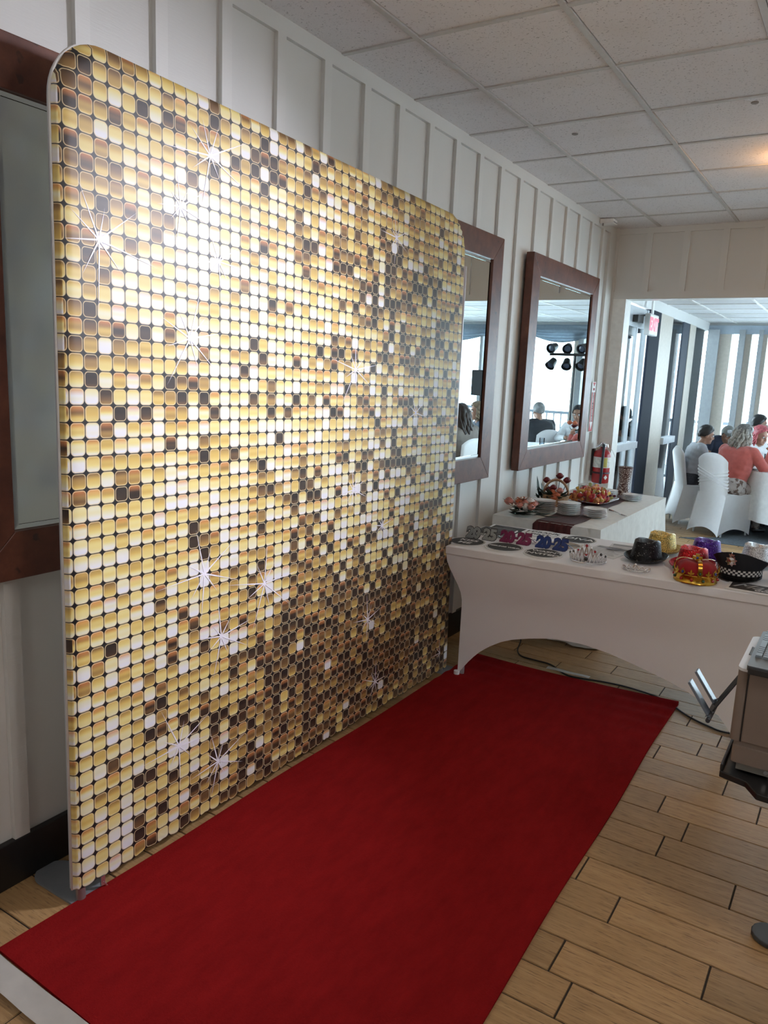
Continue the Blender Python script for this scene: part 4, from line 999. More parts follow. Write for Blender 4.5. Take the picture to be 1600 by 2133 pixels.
def drape(u, v):
    p, n, d = per(u % 1.0); z = lerp(BT, .015, v)
    dist = min((p-V((x, y, 0))).length for x in (x0, x1) for y in (y0, y1))
    cf = math.exp(-(dist/.10)**2); k = max(0, v-.04)
    if n.x < 0: off = .0
    else: off = k*(.010+.014*sin(d*34+sin(d*9)*1.2)+.012*sin(d*15))+cf*k*.055
    p = p+n*off; p.z = z-(.006 if v > 0 else 0); return p
sweep_sheet(b, drape, 260, 14)
sweep_sheet(b, lambda u, v: V((lerp(x0, x1, u), lerp(y0, y1, v), BT+.0012*sin(u*9)*sin(v*14)*(0 if u in (0, 1) or v in (0, 1) else 1))), 10, 24)
bmesh.ops.remove_doubles(b, verts=b.verts, dist=.0005)
CREAM = plain('cream_tablecloth', (.74, .74, .70), .75, sheen=.2)
tag(obj('tablecloth', b, CREAM, smooth=50), 'white floor-length tablecloth on the buffet table by the wall', 'tablecloth')
RUN, nt, bb = nt_mat('wine_red_runner'); L(nt, ramp(nt, noise(nt, 10, 4, coords(nt, 'Object', (9, 1, .6))), ((.35, (.085, .012, .016)), (.65, (.165, .030, .032)))), bb.inputs['Base Color']); bb.inputs['Roughness'].default_value = .5; bb.inputs['Sheen Weight'].default_value = .3
b = bm_new()
def runner(u, v):
    x = lerp(.385, .632, u)+.006*sin(v*30)
    s = v*2.3
    w = .002*sin(u*38)+.0015*sin(u*17+1)
    if s < .33: return V((x+.03*(.33-s)*(u-.5), y0-.012-.012*max(0, .33-s)/.33-w-.012*sin(u*30)*max(0, .33-s)-.034*max(0, .33-s), BT+.004-(.33-s)))
    return V((x+.02*sin(s*3), y0-.008+(s-.33)*.89, BT+.004+abs(w)*.6))
sweep_sheet(b, runner, 44, 60); bmesh.ops.solidify(b, geom=b.faces[:], thickness=.001)
tag(obj('table_runner', b, RUN, smooth=True), 'wine-red table runner hanging over the near end of the buffet', 'table runner')
# stacked plates, every plate a thing of its own
CHINA = plain('white_china', (.70, .69, .66), .18, coat=.3)
b = bm_new(); lathe(b, [(0, .0015), (.045, .0015), (.048, 0), (.052, .0015), (.066, .0065), (.077, .009), (.078, .0103), (.0765, .0108), (.066, .0088), (.05, .0038), (0, .0034)], 32)
pm = mesh_of('plate', b, CHINA, 35)
def plates(x, y, n, where, dz=.0122, z=BT+.0035):
    ordn = ['lowest', 'second', 'third', 'fourth', 'fifth', 'sixth', 'seventh', 'eighth', 'ninth']
    for k in range(n):
        o = bpy.data.objects.new('plate', pm); COL.objects.link(o)
        o.location = (x+random.uniform(-.002, .002), y+random.uniform(-.002, .002), z+dz*k); o.rotation_euler = (0, 0, random.uniform(0, 6))
        nm = 'top' if k == n-1 else ordn[k]+(' up' if k else '')
        tag(o, 'white plate, %s in the stack %s' % (nm, where), 'plate', 'stacked white plates on the buffet')
plates(.325, 4.900, 7, 'nearest the wall at the near end', z=BT+.004)
plates(.487, 4.935, 7, 'in the middle of the near row')
plates(.650, 4.985, 5, 'at the right of the near row')
plates(.640, 5.93, 4, 'at the far right corner of the buffet')
plates(.435, 6.02, 4, 'left of the far right corner stack')
plates(.215, 6.19, 4, 'at the far end by the wall')
# serving fork
t = thing('serving_fork', 'steel serving fork lying on the white cloth', 'fork', (.72, 5.255, BT+.003), -.78)
b = bm_new(); tube(b, [(-.10, 0, .004), (-.02, 0, .007), (.045, 0, .004)], [.0065, .004, .0035], 8); obj('handle', b, CHROME, t, smooth=True)
b = bm_new(); box(b, .045, .075, -.012, .012, .001, .003); obj('neck', b, CHROME, t)
for k in range(4):
    b = bm_new(); box(b, .075, .115, -.012+.0068*k, -.012+.0068*k+.0035, .001, .003); obj('tine', b, CHROME, t)
# fruit platter
t = thing('serving_tray', 'oblong steel tray heaped with cut fruit on the buffet', 'tray', (.435, 5.61, BT+.004), -.05)
b = bm_new()
def tr(u, v):
    k = v; a, c = lerp(.12, .158, k), lerp(.17, .225, k); th = 2*pi*u; e = 5
    f = (abs(cos(th))**e+abs(sin(th))**e)**(-1/e); return V((a*cos(th)*f, c*sin(th)*f, .002+.024*k*k))
sweep_sheet(b, tr, 40, 5); b.faces.new([b.verts.new(tr(i/40, 0)) for i in range(40)][::-1]); bmesh.ops.remove_doubles(b, verts=b.verts, dist=1e-4)
bmesh.ops.solidify(b, geom=b.faces[:], thickness=.0015); obj('tray_pan', b, CHROME, t, smooth=40)
def fruit_mat(n, c): return plain(n, c, .28, var=.25, nscale=60, coat=.3)
FR = [('melon', 'orange melon cube heaped on the steel fruit tray', fruit_mat('melon_flesh', (.62, .25, .07)), 5), ('pineapple', 'yellow pineapple wedge heaped on the steel fruit tray', fruit_mat('pineapple_flesh', (.66, .45, .10)), 4),
      ('watermelon', 'red watermelon chunk heaped on the steel fruit tray', fruit_mat('watermelon_flesh', (.48, .045, .05)), 5), ('strawberry', 'red strawberry heaped on the steel fruit tray', fruit_mat('strawberry_skin', (.42, .02, .025)), 4),
      ('honeydew', 'pale green honeydew wedge heaped on the steel fruit tray', fruit_mat('honeydew_flesh', (.46, .52, .22)), 2), ('grape', 'dark red grape heaped on the steel fruit tray', fruit_mat('grape_skin', (.12, .015, .04)), 3)]
rf = random.Random(19); fm = {}
for nme, lab, m, w in FR:
    fm[nme] = []
    for q in range(3):
        b = bm_new()
        if nme in ('melon', 'watermelon'):
            vs = box(b, -.017, .017, -.014, .014, -.013, .013)
            for v_ in vs: v_.co += V([rf.uniform(-.005, .005) for _ in range(3)])
            bmesh.ops.bevel(b, geom=b.edges[:], offset=.003, segments=1, affect='EDGES')
        elif nme in ('pineapple', 'honeydew'):
            prism(b, [(0, 0), (.034, -.010), (.038, .004), (.030, .016)], -.009, .009)
            for v_ in b.verts: v_.co += V([rf.uniform(-.003, .003) for _ in range(3)])
        elif nme == 'strawberry': lathe(b, [(0, -.018), (.007, -.012), (.013, 0), (.014, .008), (.008, .014), (0, .013)], 10)
        else: ball(b, (0, 0, 0), (.010, .010, .013), 10, 7)
        fm[nme].append(mesh_of(nme, b, m, 50))
bag = [f for f in FR for _ in range(f[3])]
placed = []
for k in range(150):
    for tr_ in range(30):
        u, v = rf.uniform(-.105, .115), rf.uniform(-.19, .20)
        hmax = .088*max(0, 1-(u/.15)**2)*max(0, 1-(v/.25)**2)**.8*(1.0 if v < .06 else .72)
        z = rf.uniform(.022, .022+hmax) if rf.random() < .35 else .022+hmax
        p = V((u, v, z))
        if all((p-q).length > .0225 for q in placed): break
    else: continue
    placed.append(p); f = rf.choice(bag)
    o = bpy.data.objects.new(f[0], rf.choice(fm[f[0]])); COL.objects.link(o)
    o.location = (.435+u*cos(-.05)-v*sin(-.05), 5.61+u*sin(-.05)+v*cos(-.05), BT+.004+z); o.rotation_euler = [rf.uniform(0, 6) for _ in range(3)]
    tag(o, f[1], f[0] if f[0] != 'melon' else 'melon', f[0]+' pieces on the fruit tray')
# vase
t = thing('patterned_vase', 'brown and white patterned vase at the far end of the buffet', 'vase', (.505, 6.20, BT+.004))
VM, nt, bb = nt_mat('paisley_glaze'); vo = N(nt, 'ShaderNodeTexVoronoi'); vo.feature = 'DISTANCE_TO_EDGE'; vo.inputs['Scale'].default_value = 62; L(nt, coords(nt), vo.inputs['Vector'])
wv = N(nt, 'ShaderNodeTexWave'); wv.wave_type = 'RINGS'; wv.inputs['Scale'].default_value = 26; wv.inputs['Distortion'].default_value = 9; wv.inputs['Detail'].default_value = 1; L(nt, coords(nt), wv.inputs['Vector'])
f1 = ramp(nt, vo.outputs['Distance'], ((.06, (0, 0, 0)), (.11, (1, 1, 1)))); f2 = ramp(nt, wv.outputs['Fac'], ((.36, (0, 0, 0)), (.46, (1, 1, 1))))
L(nt, mix(nt, math_(nt, 'MULTIPLY', f1, f2), (.085, .030, .026), (.66, .60, .56)), bb.inputs['Base Color']); bb.inputs['Roughness'].default_value = .3
b = bm_new(); lathe(b, [(0, 0), (.066, 0), (.066, .006), (.050, .05), (.044, .085), (.046, .12), (.054, .19), (.056, .222), (.051, .222), (.048, .19), (.040, .12), (0, .10)], 32); obj('vase_body', b, VM, t, smooth=50)
b = bm_new(); lathe(b, [(.0565, .214), (.058, .216), (.058, .224), (.050, .224)], 32); obj('rim', b, plain('brown_glaze', (.08, .03, .025), .3), t, smooth=40)
# flowers and basket
LEAF = plain('dark_leaf', (.016, .042, .030), .45, var=.4, nscale=30); LEAF2 = plain('blue_green_leaf', (.030, .075, .062), .5, var=.35, nscale=30); PINKP = plain('pink_petal', (.62, .25, .20), .5, var=.25); WHP = plain('white_petal', (.74, .70, .66), .5); ROSE = plain('red_rose_petal', (.16, .008, .014), .5, var=.4); ORP = plain('orange_petal', (.55, .14, .06), .5, var=.3); WICK = plain('wicker', (.36, .20, .10), .6, var=.35, nscale=80)
def leaf_bm(b, base, tip, w, droop=0.0):
    base, tip = V(base), V(tip); d = tip-base; s = d.cross(V((0, 0, 1))); s = (s if s.length > 1e-4 else V((1, 0, 0))).normalized(); up = s.cross(d).normalized()
    L_, R__ = [], []
    prof = [(0, .02), (.2, .6), (.45, 1), (.7, .75), (.9, .3), (1, .02)]
    c_ = []
    for u, k in prof:
        p = base+d*u+V((0, 0, -droop*u*u)); c_.append(b.verts.new(p-up*w*.18*k)); L_.append(b.verts.new(p+s*w*.5*k)); R__.append(b.verts.new(p-s*w*.5*k))
    for i in range(5):
        b.faces.new((c_[i], c_[i+1], L_[i+1], L_[i])); b.faces.new((c_[i], R__[i], R__[i+1], c_[i+1]))
def rose_bm(b, c, r):
    for lay, (rr, zz, n, op) in enumerate([(.45, .9, 3, .3), (.75, .75, 5, .5), (1.0, .5, 6, .8)]):
        for k in range(n):
            th = 2*pi*k/n+lay*.7
            def pf(u, v):
                a = th+(u-.5)*2*pi/n*1.5; q = rr*r*(.35+.62*sin(pi*min(1, v*.72)))*(1+.12*op*v)
                return V(c)+V((q*cos(a), q*sin(a), r*(-.7+v*(zz+.7))-.25*r*op*v**3))
            sweep_sheet(b, pf, 4, 4)
t = thing('flower_spray', 'spray of pink and white flowers on leaves at the buffet\'s near end', 'flowers', (.235, 4.745, BT+.006))
rl = random.Random(8)
for k in range(62):
    b = bm_new(); a = rl.uniform(-2.6, .6) if k < 40 else rl.uniform(0, 6.28); q = rl.uniform(.02, .07)
    base = (q*cos(a)*1.2, q*sin(a), .02+rl.uniform(0, .03)); ln = rl.uniform(.06, .11)
    if k < 26: base = (rl.uniform(-.06, .20), rl.uniform(-.13, -.07), .012+rl.uniform(0, .015)); a = rl.uniform(-.9, .5)
    tip = (base[0]+ln*cos(a), base[1]+ln*sin(a)*.7, base[2]+rl.uniform(-.008, .025)+(.03 if k >= 40 else 0)); tip = (tip[0], max(tip[1], -.155), max(tip[2], .012))
    leaf_bm(b, base, tip, rl.uniform(.022, .036)); obj('leaf', b, LEAF2 if k % 3 else LEAF, t, smooth=True)
for k in range(22):
    b = bm_new(); c = (rl.uniform(-.11, .085), rl.uniform(-.09, .07), .050+rl.uniform(0, .035)); rose_bm(b, c, rl.uniform(.022, .032)); obj('blossom', b, [PINKP, PINKP, WHP, ORP][k % 4], t, smooth=True)
for (cx, cy, cz) in ((-.02, -.10, .055), (.01, -.03, .095), (.06, -.075, .05)):
    b = bm_new()
    for q in range(6):
        a = 2*pi*q/6; leaf_bm(b, (cx, cy, cz), (cx+.040*cos(a), cy+.040*sin(a), cz+.018), .016)
    obj('lily', b, WHP, t, smooth=True)
t = thing('flower_basket', 'wicker basket with hooped handle, red roses and dark leaves on the buffet', 'basket', (.285, 5.235, BT+.005))
b = bm_new(); lathe(b, [(0, 0), (.075, 0), (.085, .03), (.095, .075), (.099, .078), (.094, .082), (.088, .078), (.07, .02), (0, .02)], 28); obj('basket_bowl', b, WICK, t, smooth=40)
b = bm_new(); tube(b, [(.090*cos(pi*k/16), .0, .078+.105*sin(pi*k/16)) for k in range(17)], .0095, 8); obj('hoop_handle', b, plain('tan_hoop', (.40, .24, .14), .5, var=.3), t, smooth=True)
for k in range(24):
    b = bm_new(); a = rl.uniform(0, 6.28); q = .05; ln = rl.uniform(.06, .10)
    leaf_bm(b, (q*cos(a), q*sin(a)-.02, .075), (q*cos(a)+ln*cos(a), q*sin(a)+ln*sin(a)-.02, .075+rl.uniform(-.02, .06)), rl.uniform(.03, .045)); obj('leaf', b, LEAF, t, smooth=True)
for k, (dx, dy, h) in enumerate(((-.145, -.02, .20), (-.125, .02, .15), (-.15, .03, .13), (-.11, -.05, .11), (-.13, -.06, .08))):
    b = bm_new(); leaf_bm(b, (dx+.03, dy, .04), (dx, dy, h), .05); obj('leaf', b, LEAF, t, smooth=True)
for k, (x, z) in enumerate(((-.095, .165), (.0, .205), (.055, .180))):
    b = bm_new(); tube(b, [(x*.4, .03, .06), (x, .05, z-.015)], .003, 5); obj('stem', b, LEAF2, t)
    b = bm_new(); rose_bm(b, (x, .05, z), .028); obj('rose', b, ROSE, t, smooth=True)
for k, (x, y_, z, m) in enumerate(((-.035, -.06, .115, ROSE), (.0, -.075, .10, ORP), (.03, -.07, .085, ORP), (.045, -.05, .115, PINKP), (-.01, -.04, .13, ROSE), (.02, -.085, .065, ORP))):
    b = bm_new(); rose_bm(b, (x, y_, z), .026); obj('rose', b, m, t, smooth=True)

# ---------------------------------------------------------------- printer on its stand, keyboard on top
PBODY = plain('printer_side_grey', (.23, .18, .15), .5, var=.03); PTOP = plain('printer_white', (.72, .75, .80), .4, var=.02); PDARK = plain('dark_plastic', (.02, .02, .022), .4)
t = thing('photo_printer', 'beige-grey photo printer with paper catch tray on a black stand', 'printer', (1.89, 2.30, .5615))
def rbox(b, x0, x1, y0, y1, z0, z1, r, n=6):
    P = []
    for cx, cy, a0 in ((x1-r, y1-r, 0), (x0+r, y1-r, pi/2), (x0+r, y0+r, pi), (x1-r, y0+r, 1.5*pi)):
        P += [(cx+r*cos(a0+pi/2*k/n), cy+r*sin(a0+pi/2*k/n)) for k in range(n+1)]
    prism(b, P, z0, z1)
b = bm_new(); rbox(b, 0, .028, 0, .34, .088, .298, .013); obj('front_bezel', b, PBODY, t, smooth=40)
b = bm_new(); box(b, .030, .30, .004, .336, .085, .298); obj('upper_body', b, PBODY, t, bevel=.004)
b = bm_new(); box(b, .027, .031, .006, .334, .085, .296); obj('shadow_gap', b, PDARK, t)
b = bm_new(); box(b, .012, .30, .01, .33, .070, .092); obj('waist', b, PBODY, t)
b = bm_new(); rbox(b, .010, .30, 0.0, .34, .022, .072, .012); obj('lower_body', b, PBODY, t, smooth=40)
b = bm_new(); box(b, .026, .30, .008, .33, 0, .022); obj('base_strip', b, plain('warm_grey_base', (.20, .19, .17), .5), t)
b = bm_new(); lathe(b, [(0, 0), (.006, 0), (.006, .003), (0, .003)], 12, T(.105, .008, .012) @ RX(pi/2)); obj('screw', b, CHROME, t)
b = bm_new(); rbox(b, -.002, .302, -.002, .342, .298, .306, .022); obj('top_panel', b, PTOP, t, smooth=40)
b = bm_new(); box(b, .010, .017, .135, .215, .3055, .3068); box(b, .010, .012, .135, .215, .306, .3085); obj('memory_slot', b, PDARK, t)
# catch tray on the left face
Q = plain('tray_plastic', (.045, .050, .058), .25); 
b = bm_new()
def ramp_(u, v):
    q = u; x = lerp(.0, -.066, q)-.010*max(0, q-.85)/.15; z = lerp(.250, .118, q)+.0*q; return V((x, lerp(.035, .185, v), z))
sweep_sheet(b, ramp_, 12, 4); bmesh.ops.solidify(b, geom=b.faces[:], thickness=.008); obj('catch_ramp', b, Q, t)
for k in range(6):
    b = bm_new(); y_ = .05+.024*k; tube(b, [V((.004, y_, .256)), V((-.058, y_, .138))], .0025, 5); obj('rib', b, Q, t)
for y_ in (.045, .150):
    b = bm_new(); M = T(-.062, y_, .112) @ RY(-.62)
    box(b, -.022+.018, -.014+.018, -.002, .034, .0, .122, M); obj('catch_arm', b, plain('arm_plastic', (.16, .20, .25), .22), t, bevel=.0015)
b = bm_new(); tube(b, [(-.066, .03, .112), (-.066, .19, .112)], .007, 8); obj('hinge_bar', b, Q, t)
b = bm_new(); rc2 = random.Random(2)
sweep_sheet(b, lambda u, v: V((lerp(-.058, -.028, u), lerp(.17, .196, v), lerp(.128, .192, u)+.004*sin(u*40)+.002*rc2.uniform(-1, 1))), 20, 3); bmesh.ops.solidify(b, geom=b.faces[:], thickness=.0015); obj('paper_scrap', b, plain('paper_scrap', (.55, .48, .40), .8), t)
# stand
t = thing('printer_stand', 'black stand with notched plate and rounded feet under the printer', 'stand', (2.20, 2.45, 0))
b = bm_new(); prism(b, [(-.322, -.165), (-.250, -.185), (-.215, -.240), (.25, -.26), (.25, .23), (-.322, .23)], .532, .552); box(b, -.322, -.314, -.165, .23, .552, .572); obj('stand_plate', b, BLACKM, t, bevel=.003)
b = bm_new(); box(b, -.20, .2, -.14, .19, .552, .5605); obj('pad', b, PDARK, t)
b = bm_new(); tube(b, [(0, 0, .04), (0, 0, .532)], .024, 16); obj('pole', b, BLACKM, t, smooth=40)
for k, a in enumerate((pi+.28, pi*1.5+.5, .3, pi*.5+.3)):
    b = bm_new(); P = [(.02, -.02), (.10, -.026), (.135, -.045)]+[(.14+.055*sin(q*pi/8), -.055*cos(q*pi/8)) for q in range(9)]+[(.135, .045), (.10, .026), (.02, .02)]
    prism(b, P, .002, .016, RZ(a)); obj('foot', b, plain('dark_grey_foot', (.055, .058, .062), .5), t, bevel=.003)
b = bm_new(); lathe(b, [(0, .016), (.04, .016), (.034, .05), (0, .05)], 16); obj('hub', b, BLACKM, t, smooth=40)
# keyboard
t = thing('keyboard', 'black keyboard with grey keys lying on top of the printer', 'keyboard', (1.912, 2.285, .8695))
KB = plain('keyboard_base', (.10, .115, .13), .3); KEY = plain('keycap', (.17, .21, .25), .3, var=.04)
b = bm_new(); rbox(b, 0, .30, 0, .375, 0, .014, .008); obj('case', b, KB, t, smooth=40)
b = bm_new(); box(b, .004, .30, -.004, .004, -.010, .010); obj('front_lip', b, PDARK, t, bevel=.003)
km = {}
def key(x, y, w, l):
    kk = (round(w, 4), round(l, 4))
    if kk not in km:
        b = bm_new(); e = .0012; lo = [b.verts.new(p) for p in ((0, 0, 0), (w, 0, 0), (w, l, 0), (0, l, 0))]; hi = [b.verts.new(p) for p in ((e, e, .006), (w-e, e, .006), (w-e, l-e, .006), (e, l-e, .006))]
        b.faces.new(hi)
        for i in range(4): b.faces.new((lo[i], lo[(i+1) % 4], hi[(i+1) % 4], hi[i]))
        km[kk] = mesh_of('key', b, KEY)
    obj('key', km[kk], None, t, loc=(x, y, .014))
COLS = [[.030, .016, .016, .016, .075, .016, .016, .030, .016, .016]]+[[.016]*14]*6
for ci, cl_ in enumerate(COLS):
    y_ = .092-(0 if ci == 0 else .004)
    for l in cl_:
        if y_+l > .368: break
        key(.010+.0205*ci, y_, .018, l); y_ += l+.0032
b = bm_new(); box(b, .06, .14, .012, .075, .014, .0147); obj('touch_pad', b, PDARK, t)
# ---------------------------------------------------------------- sun room furniture
CCLOTH = plain('white_chair_cover', (.74, .74, .75), .6, var=.02, sheen=.2)
def leg_pt(side, k):
    pass
def chair_cover_bm():
    b = bm_new(); W_ = .205
    def bz(u, v): # backrest outer outline, u across, v up
        x = lerp(-W_, W_, u); zt = .93-.085*abs(2*u-1)**2.6
        return x*(1-.06*(1-v)), lerp(.47, zt, v)
    def tilt(z): return -.195-.085*(z-.47)/.46
    for off in (-.024, .024):
        def bk(u, v, off=off):
            x, z = bz(u, v); e = min(1, min(u, 1-u)*9, (1-v)*7+.0); e = math.sqrt(max(0, 1-(1-e)**2))
            return V((x, tilt(z)+off*e, z))
        sweep_sheet(b, bk, 20, 20)
    sweep_sheet(b, lambda u, v: V((lerp(-W_, W_, u), lerp(-.195, .215, v), .47+.018*(1-(2*u-1)**4)*(1-(2*v-1)**4))), 10, 10)
    feet = [(-.215, -.315), (.215, -.315), (.205, .205), (-.205, .205)]; tops = [(-.195, -.22), (.195, -.22), (.205, .215), (-.205, .215)]
    for i in range(4):
        j = (i+1) % 4
        def sk(u, v, i=i, j=j):
            zb = .012+.075*sin(pi*u)**.7
            pt = V((*tops[i], 0)).lerp(V((*tops[j], 0)), u); pf = V((*feet[i], 0)).lerp(V((*feet[j], 0)), u)
            z = lerp(.475, zb, v); k = (.475-z)/.475
            p = pt.lerp(pf, k**1.35 if i == 0 else k); n = (pt.lerp(pf, .5)); n.z = 0; n = n.normalized() if n.length > 0 else n
            p -= n*.045*sin(pi*u)*sin(pi*min(1, k*1.05))*.8; p.z = z; return p
        sweep_sheet(b, sk, 14, 12)
    bmesh.ops.remove_doubles(b, verts=b.verts, dist=.0006); return b
def chair_sash_bm():
    b = bm_new()
    for z0, z1, off, hw in ((.60, .70, -.030, .062), (.715, .585, -.037, .062)):
        def sf(u, v, z0=z0, z1=z1, off=off, hw=hw):
            x = lerp(-.206, .206, u); zc = lerp(z0, z1, u); z = zc+hw*(2*v-1)*(1+.12*abs(2*u-1))
            e = sin(pi*v)**.4 if 0 < v < 1 else 0
            return V((x, -.195-.085*(z-.47)/.46+.004+(off+.004)*e*(1 if 0 < u < 1 else .25)-.013*e*sin(v*24+u*3), z))
        sweep_sheet(b, sf, 14, 30)
    return b
cmesh = mesh_of('chair_cover', chair_cover_bm(), CCLOTH, 40)
smesh = mesh_of('chair_sash', chair_sash_bm(), CCLOTH, 40)
cb_ = bm_new()
for sx, sy in ((-.19, -.23), (.19, -.23), (.18, .18), (-.18, .18)): tube(cb_, [(sx, sy, 0), (sx*.95, sy*.9, .44)], .011, 8)
box(cb_, -.18, .18, -.2, .19, .44, .462)
fmesh = mesh_of('chair_frame', cb_, ALU)
def chair(x, y, f, label, sash=False):
    t = thing('banquet_chair', label, 'chair', (x, y, 0), math.atan2(f[1], f[0])-pi/2, 'covered chairs in the sun room')
    obj('chair_cover', cmesh, None, t); obj('chair_frame', fmesh, None, t)
    if sash: obj('chair_sash', smesh, None, t)
    return t
# rug under the round tables
b = bm_new(); prism(b, [(.50, 8.72), (5.2, 8.72), (5.2, 11.9), (.86, 11.9), (.86, 9.05)], 0.0002, .006)
tag(obj('floor_rug', b, plain('grey_rug', (.10, .12, .14), .95, var=.3, nscale=60)), 'dark grey rug under the covered chairs in the sun room', 'rug')
def round_table(x, y, label, r=.76):
    t = thing('round_table', label.replace('white cloth on', 'round table under the cloth of'), 'table', (x, y, .006))
    b = bm_new(); lathe(b, [(0, .72), (r-.02, .72), (r-.02, .742), (0, .742)], 40); obj('tabletop', b, plain('table_plastic', (.6, .6, .6), .5), t)
    b = bm_new(); tube(b, [(0, 0, .02), (0, 0, .72)], .04, 12); obj('pedestal', b, BLACKM, t)
    for k in range(4):
        b = bm_new(); a = pi/4+k*pi/2; tube(b, [(0, 0, .06), (.42*cos(a), .42*sin(a), .02)], .02, 6); obj('foot', b, BLACKM, t)
    b = bm_new()
    def fn(u, v):
        th = 2*pi*u
        if v < .3: rr = r*v/.3; return V((rr*cos(th), rr*sin(th), .7475))
        k = (v-.3)/.7; rr = r+.01+k*(.02+.035*sin(th*9)+.012*sin(th*23)); return V((rr*cos(th), rr*sin(th), .7475-.56*k-.004))
    sweep_sheet(b, fn, 120, 16); bmesh.ops.remove_doubles(b, verts=b.verts, dist=1e-5)
    o = tag(obj('round_tablecloth', b, WHITECLOTH, smooth=50, loc=(x, y, .006)), label, 'tablecloth'); return t
RTX, RTY = 1.60, 9.95; RZ_ = .755
round_table(RTX, RTY, 'white cloth on the guests\' round table at the right edge')
round_table(3.05, 8.95, 'white cloth on the second round table, seen only in the mirrors')
chair(.83, 9.35, (.53, .85), 'white covered chair with crossed sash, its back to the camera', True)
chair(.43, 9.86, (.88, .47), 'white covered chair seen from the side by the glass wall')
chair(2.15, 10.93, (.75, .65), 'white covered chair of the dark-suited man, seen in the mirror')
chair(.85, 10.56, (.79, -.62), 'white covered chair of the red-haired guest beyond the table')
chair(2.12, 8.38, (.82, .57), 'white covered chair of the long-haired woman, seen in the mirror')
# table settings
CLEAR = m_glass('drinking_glass', (.90, .93, .95)); COLA = plain('cola_drink', (.03, .012, .008), .1); WATERM = m_glass('water', (.86, .90, .94))
def tumbler(x, y, label, h=.13, r=.035, drink=None, fill=.6):
    t = thing('drinking_glass', label, 'glass', (x, y, RZ_), 0, None)
    b = bm_new(); lathe(b, [(0, 0), (r*.85, 0), (r, h), (r-.002, h), (r*.82, .008), (0, .008)], 20); obj('glass_wall', b, CLEAR, t, smooth=40)
    if drink: b = bm_new(); lathe(b, [(0, .009), (r*.80, .009), (r*(.8+.14*fill), h*fill), (0, h*fill)], 20); obj('drink', b, drink, t, smooth=40)
    return t
tumbler(.93, 9.78, 'glass of dark cola near the table\'s left edge', .15, .037, COLA, .62)
tumbler(1.02, 9.68, 'empty clear tumbler right of the cola glass', .14, .035)
tumbler(1.00, 9.95, 'tall clear glass behind the cola glass', .16, .033, WATERM, .5)
tumbler(1.15, 9.92, 'clear water glass toward the middle of the round table', .15, .036, WATERM, .7)
tumbler(1.60, 9.55, 'clear water glass at the near side of the round table', .14, .035, WATERM, .6)
o = bpy.data.objects.new('plate', pm); COL.objects.link(o); o.location = (1.04, 9.52, RZ_+.001); o.scale = (1.4, 1.4, 1.2); tag(o, 'white dinner plate on the round table', 'plate')
t = thing('fork', 'steel fork leaning on the plate of the round table', 'fork', (.96, 9.60, RZ_+.014), .4)
b = bm_new(); tube(b, [(-.09, 0, .002), (.05, 0, .004), (.09, 0, .006)], [.004, .0025, .006], 6); obj('handle', b, CHROME, t)
b = bm_new()
for k in range(4): box(b, .085, .12, -.010+.006*k, -.007+.006*k, .004, .006)
obj('tines', b, CHROME, t)
t = thing('flower_bottle', 'clear bottle vase with red flowers in the middle of the round table', 'vase', (1.31, 10.0, RZ_))
b = bm_new(); lathe(b, [(0, 0), (.045, 0), (.05, .06), (.03, .13), (.016, .17), (.016, .23), (.013, .23), (.013, .17), (.045, .06), (.04, .006), (0, .006)], 20); obj('bottle', b, CLEAR, t, smooth=40)
for k in range(7):
    a = 2.4*k; q = .03+.012*k; b = bm_new(); rose_bm(b, (q*cos(a), q*sin(a), .30+.02*(k % 3)), .036); obj('blossom', b, [ROSE, PINKP, ORP][k % 3], t, smooth=True)
    b = bm_new(); tube(b, [(0, 0, .10), (q*.5*cos(a), q*.5*sin(a), .22), (q*cos(a), q*sin(a), .29)], .003, 5); obj('stem', b, LEAF2, t)
for k in range(7):
    b = bm_new(); a = .9*k; leaf_bm(b, (.01*cos(a), .01*sin(a), .23), (.10*cos(a), .10*sin(a), .27), .04); obj('leaf', b, LEAF, t, smooth=True)
# swagged drape over the far windows
b = bm_new()
def swag(u, v):
    x = lerp(.98, 4.6, u); ph = (x-.98)/.92; k = abs(sin(pi*ph)); zb = 2.235+.09*(1-k); z = lerp(2.50, zb, v)
    return V((x, 12.06-.035*sin(v*17+k*3)*v-.02*sin(x*5), z))
sweep_sheet(b, swag, 90, 24); bmesh.ops.solidify(b, geom=b.faces[:], thickness=.002)
tag(obj('window_drape', b, plain('grey_blue_drape', (.34, .40, .45), .7), smooth=True), 'grey-blue swagged drape over the far windows, seen in the mirrors', 'drape')
# stage light bar on a stand
t = thing('stage_light_stand', 'black stand with a bar of eight stage lights, seen in the mirror', 'light stand', (1.86, 11.35, .006))
b = bm_new(); tube(b, [(0, 0, .6), (0, 0, 2.02)], .017, 10); obj('pole', b, BLACKM, t)
for k in range(3):
    b = bm_new(); a = 2*pi*k/3+.4; tube(b, [(0, 0, .85), (.30*cos(a), .30*sin(a), .012)], .012, 8); obj('leg', b, BLACKM, t)
b = bm_new(); box(b, -.40, .40, -.02, .02, 2.0, 2.04); obj('cross_bar', b, BLACKM, t)
for k in range(8):
    x = -.35+.233*(k % 4); up = k < 4
    M = T(x, -.03, 2.12 if up else 1.885) @ RX(pi/2+(.35 if up else .75)) @ RY(.4*(k % 2)-.2)
    b = bm_new(); lathe(b, [(0, -.075), (.05, -.075), (.072, .04), (.078, .07), (.066, .07), (.06, .04), (0, .04)], 16, M); h_ = obj('lamp_head', b, BLACKM, t, smooth=40)
    b = bm_new(); lathe(b, [(0, .044), (.058, .044), (.04, .054), (0, .056)], 16, M); obj('lens', b, plain('dark_lens', (.05, .06, .09), .1), h_, smooth=True)
